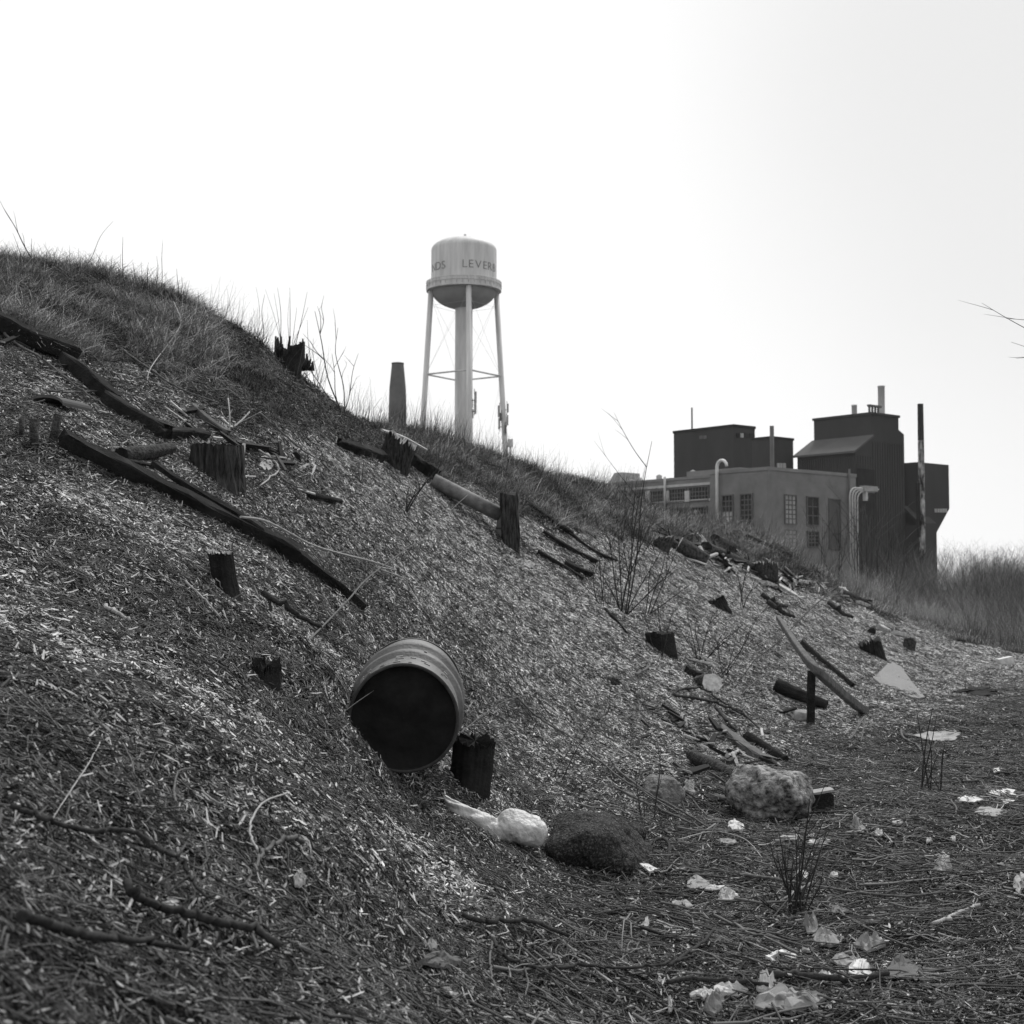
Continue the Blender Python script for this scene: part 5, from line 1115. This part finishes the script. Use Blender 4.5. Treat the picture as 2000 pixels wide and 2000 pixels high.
# bare tall shrubs in front of the plant
for k, (px, py, tips, lab) in enumerate(((1700,1105,[(1650,1010),(1662,985),(1680,1000),(1690,975),(1705,1010),(1722,1000),(1735,1020),(1670,1030)],'pale bare multi-stemmed tree in front of the boiler house wall'),
        (1625,1100,[(1615,1010),(1630,990),(1640,1015),(1600,1030),(1655,1040)],'bare multi-stemmed tree left of the pipe bundle foot'),
        (1740,1110,[(1745,1030),(1760,1045),(1725,1050),(1770,1060)],'low bare tree below the dark boiler house'))):
    b = P(px, py+40, 62.0); rr = random.Random(200+k); t = thing('bare_tree', b, lab, 'tree')
    for i, (x, y) in enumerate(tips*2):
        mb = MB(); stem_mb(mb, b+Vector((rr.uniform(-.6,.6),rr.uniform(-.5,.5),-1.5)), P(x+rr.uniform(-8,8), y+rr.uniform(-5,15), 62+rr.uniform(-1,1)), .02, rr, 2, 4, .05); mb.build('stem', 'twig_mid' if i % 3 else 'twig_dark', b, t)

# ================================================================== thicket: brush beyond the end of the bank
def brush_template(n_, h0, h1, rad, tones, r=.0045, lean=.46):
    mb = MB()
    for i in range(n_):
        a = random.uniform(0,6.28); q = rad*math.sqrt(random.random()); b = Vector((q*math.cos(a), q*math.sin(a), 0)); h = random.uniform(h0,h1)
        tip = b + Vector((random.gauss(0,lean)*h, random.gauss(0,lean)*h, h)); tn = random.choice(tones)*random.uniform(.7,1.3)
        path = smoothpath([b, b.lerp(tip,.5)+Vector((random.gauss(0,.05),0,0))*h, tip], 4); mb.tube(path, [r, r*.35], 3, cap=False, tone=tn)
        for k in range(7):
            f = random.uniform(.3,.98); q0 = b.lerp(tip, f); l_ = h*random.uniform(.1,.28); dd = Vector((random.gauss(0,.5),random.gauss(0,.5),.8)).normalized(); mb.tube([q0, q0+dd*l_], [r*.5, r*.2], 3, cap=False, tone=tn*1.1)
    return template(mb, 'brush_clump', 'brush')
BT = [brush_template(46, .9, 2.0, .7, [.18,.28,.40,.52]), brush_template(46, .5, 1.2, .7, [.22,.34,.46,.58]), brush_template(50, 1.8, 3.2, .8, [.08,.13,.19,.26], .006, .34)]
bx, by, bs, bp = [], [], [], []
def fill(n_, pxr, dr_, baseline, scl, pick, tall):
    for i in range(n_):
        px = random.uniform(*pxr); d = random.uniform(*dr_); r = ray(px, HZ); x = r.x*d; z = hz(x, d); _, py = to_px(x, d, z)
        if py < np.interp(px, *baseline) + 3: bx.append(x); by.append(d); bs.append(scl*random.uniform(.7,1.2)*(1 if not tall else tall(px))); bp.append(random.choice(pick))
BLN = ([1480,1560,1640,1720,1830,1900,2000,2500],[1060,1098,1150,1190,1229,1250,1279,1300])
fill(560, (1500,2350), (38,62), BLN, .85, (0,1,1), lambda p: np.interp(p, [1500,1600,1700,1850,2300],[.5,.7,.75,.75,.8]))
fill(300, (1560,2450), (56,80), BLN, .62, (0,1,2), None)
fill(170, (1868,2400), (46,60), BLN, 1.0, (2,2,0), lambda p: np.interp(p,[1868,1900,1940,2000,2400],[.5,.8,.82,.66,.75]))
fill(60, (1835,2400), (37,43), BLN, .55, (2,1), None)
fill(150, (1740,2500), (62,72), BLN, .8, (2,2,0), None)
fill(120, (1740,2500), (80,100), BLN, 1.1, (2,2,0), None)
scatter('brush_thicket', BT, np.array(bx), np.array(by), np.array(bs), np.array(bp), 'dense leafless brush thicket beyond the end of the bank, with taller dark stems at the right', 'brush', align=.2)
tag(kind(ground, 'structure'), 'earth bank rising to the left from flat ground', 'ground')

# ------------------------------------------------------------------ thin haze over the far distance
mb = MB(); mb.box(Vector((0, 230, 47)), Vector((420,0,0)), Vector((0,260,0)), Vector((0,0,52)))
hm = bpy.data.materials.new('haze'); hm.use_nodes = True; hn = hm.node_tree; hn.nodes.clear()
pv = hn.nodes.new('ShaderNodeVolumePrincipled'); pv.inputs['Color'].default_value = (.95,.95,.95,1); pv.inputs['Density'].default_value = .00013; pv.inputs['Anisotropy'].default_value = .3
ho = hn.nodes.new('ShaderNodeOutputMaterial'); hn.links.new(pv.outputs[0], ho.inputs['Volume']); MATS['haze'] = hm
kind(mb.build('haze', 'haze'), 'stuff')
# ================================================================== litter on the flat ground
def scrap(pts, m, label, th=.012, name='scrap', cat='litter', lift=.04, crumple=.02, seed=0, group=None):
    """an irregular crumpled flat scrap; pixel outline"""
    rr = random.Random(seed+300); W = [G(x, y, lift) for x, y in pts]; c = sum(W, Vector())/len(W); mb = MB(); n_ = len(W)
    outer = []
    for i in range(n_):
        a, b = W[i], W[(i+1) % n_]; outer += [a, a.lerp(b,.5) + (a.lerp(b,.5)-c)*rr.uniform(-.12,.16)]
    k = len(outer); size = max((p-c).length for p in outer)+1e-6; o0 = [mb.vert(p) for p in outer]; prev = [mb.vert(p+UPV*th*rr.uniform(.4,1.2)) for p in outer]
    for i in range(k): j = (i+1) % k; mb.face([o0[i],o0[j],prev[j],prev[i]])
    fq = 2.2/size
    for f in (.8,.6,.4,.2):
        ring = []
        for i, p in enumerate(outer):
            q = c.lerp(p, f*rr.uniform(.9,1.1)); h_ = abs(mn.noise(q*fq+Vector((seed*5,0,0))))*1.6 + abs(mn.noise(q*fq*2.6+Vector((0,seed*3,0))))*.9
            ring.append(mb.vert(q + UPV*(th + crumple*h_*min(1,(1-f)*2.2)) + Vector((rr.uniform(-1,1), rr.uniform(-1,1), 0))*size*.03))
        for i in range(k): j = (i+1) % k; mb.face([prev[i],prev[j],ring[j],ring[i]])
        prev = ring
    mb.face(prev)
    mb.face(o0[::-1]); return tag(mb.build(name, m, W[0]), label, cat, group)
def blob(cx, cy, rx, ry, seed, n_=12):
    rx *= 1.15; ry *= 1.2
    rr = random.Random(seed); return [(cx+rx*math.cos(a)*rr.uniform(.55,1.25), cy+ry*math.sin(a)*rr.uniform(.55,1.25)) for a in np.linspace(0, 2*math.pi, n_, endpoint=False)]
SC = [  # crop coordinates (x, y, half width, half height), material, label
 ((540,1240,45,30),'litter','white folded scrap standing up at the bottom edge',.05), ((195,1290,60,18),'litter','white scrap at the bottom edge, left end of the white patch',.02),
 ((330,1265,80,22),'litter','long white scrap between the two at the bottom edge',.02), ((690,1335,170,45),'litter_gray','large pale crumpled sheet at the bottom edge',.05),
 ((250,1350,60,40),'concrete','gray flat stone at the very bottom edge',.04), ((615,1078,70,20),'litter','bright white scrap above the bottom sheet',.02),
 ((1105,1010,70,28),'litter_gray','pale crumpled bag below the straight branch',.05), ((955,1100,75,24),'litter_gray','gray splintered board piece left below the pale crumpled bag',.02),
 ((1290,1160,120,40),'chimney_brick','dark flat board at the lower right',.04), ((1060,1175,55,30),'litter','white lump left of the dark flat board',.04),
 ((860,1192,35,15),'litter','small white scrap left of the white lump',.02), ((950,1215,90,12),'litter','thin white strip below the white lump',.01),
 ((170,670,65,28),'litter_gray','pale flat stone left of the dark shrub',.02), ((340,748,50,18),'litter','small white chip left of the shrub base',.03),
 ((280,698,80,9),'litter','thin white lath left of the shrub',.01), ((930,825,45,14),'litter_gray','pale flat stone right of the shrub base',.02),
 ((730,625,32,16),'litter','white scrap showing behind the shrub stems, lower one',.02), ((375,352,38,22),'litter','white scrap below the boulder',.03),
 ((830,448,50,18),'litter','white scrap showing behind the upper shrub stems',.02), ((660,415,60,12),'litter_gray','pale strip behind the left shrub stems',.01),
 ((325,440,42,12),'litter_gray','flat pale chip of stone left of the upper shrub stems',.01), ((1045,362,36,18),'litter_gray','pale cap-like stone on the flat ground',.05),
 ((1148,390,18,18),'litter','small white chip right of the cap-like stone',.02), ((1242,328,28,12),'litter','small white scrap above the cap-like stone',.01),
 ((1650,205,60,14),'litter','thin white scrap near the upper right of the flat ground',.01), ((1835,190,55,24),'litter','bright white crumpled scrap near the right edge',.05),
 ((1790,40,18,14),'litter','small white scrap at the top of the flat ground',.01), ((1740,275,75,22),'litter_gray','gray flat stone near the right edge',.03),
 ((1415,432,18,10),'litter','tiny white chip in the middle of the flat ground, left one',.01), ((1550,420,12,10),'litter','tiny white chip in the middle of the flat ground, right one',.01),
 ((1500,582,45,20),'litter_gray','curved shell-like pale piece on the flat ground',.06), ((1910,680,40,40),'litter_gray','pale crumpled piece cut by the right edge',.05),
 ((910,620,24,8),'litter','small white sliver right of the shrub',.01), ((90,790,50,16),'litter_gray','pale crumbly patch left below the shrub',.02),
 ((1110,875,60,14),'litter_gray','gray board scrap under the straight branch',.02), ((790,905,35,28),'litter_gray','gray broken pot-like piece below the shrub base',.06),
 ((870,980,60,30),'litter_gray','gray ribbed fragment right of the pot-like piece',.03), ((760,1040,25,8),'litter_gray','small gray chip under the arching twig',.01),
 ((15,1355,12,30),'litter','small white upright scrap at the bottom edge, left of the white patch',.03), ((120,130,34,24),'litter_gray','small rounded pale stone left of the boulder foot',.04)]
for i, (bb, m, lab, cr) in enumerate(SC):
    x, y, rx, ry = bb; q = blob(x, y, rx, ry, i); scrap(cv(q, 2.76, 1300, 1500), m, lab, .012, 'flat_stone' if 'stone' in lab else ('board_piece' if 'board' in lab else 'scrap'), 'stone' if 'stone' in lab else 'litter', seed=i, crumple=cr)
for i, (x, y, rx, ry, m, lab) in enumerate(((568,1743,14,10,'litter_gray','single pale flat stone on the lower left slope'),(1262,1832,6,14,'litter_gray','small upright wood fragment in the bottom centre'),(828,1870,8,6,'litter_gray','tiny pale stone in the bottom centre'),
        (515,913,11,13,'litter_gray','pale leaf-like scrap right of the furrowed stump'),(847,1900,40,10,'twig_mid','flat gray piece of bark at the bottom left of centre'),(1030,1108,10,6,'litter_gray','small pale chip on the open slope'),
        (1838,1445,45,8,'litter_gray','long pale flat board by the tall thin stems'),(1905,1355,45,7,'dark_timber','low dark streak of board far right'))):
    scrap(blob(x, y, rx, ry, i+60), m, lab, .012, 'scrap', 'litter', seed=i+60)

# ------------------------------------------------------------------ groups of alike things
GN = {'tree_stump':'stumps left standing on the bank','timber':'old edging timbers on the bank','boulder':'stones at the foot of the bank','scrap':'scraps of litter on the ground','flat_stone':'flat stones among the litter',
      'bare_shrub':'bare shrubs on the slope','bare_sapling':'bare saplings on the slope','tall_weed':'dry weeds on the skyline','log':'logs on the bank','bare_tree':'bare trees','wood_piece':'pale sawn pieces along the crest','mill_block':'dark blocks of the plant'}
for o in col.objects:
    if o.parent is None and 'label' in o and 'group' not in o:
        k = o.name.split('.')[0]
        if k in GN: o['group'] = GN[k]
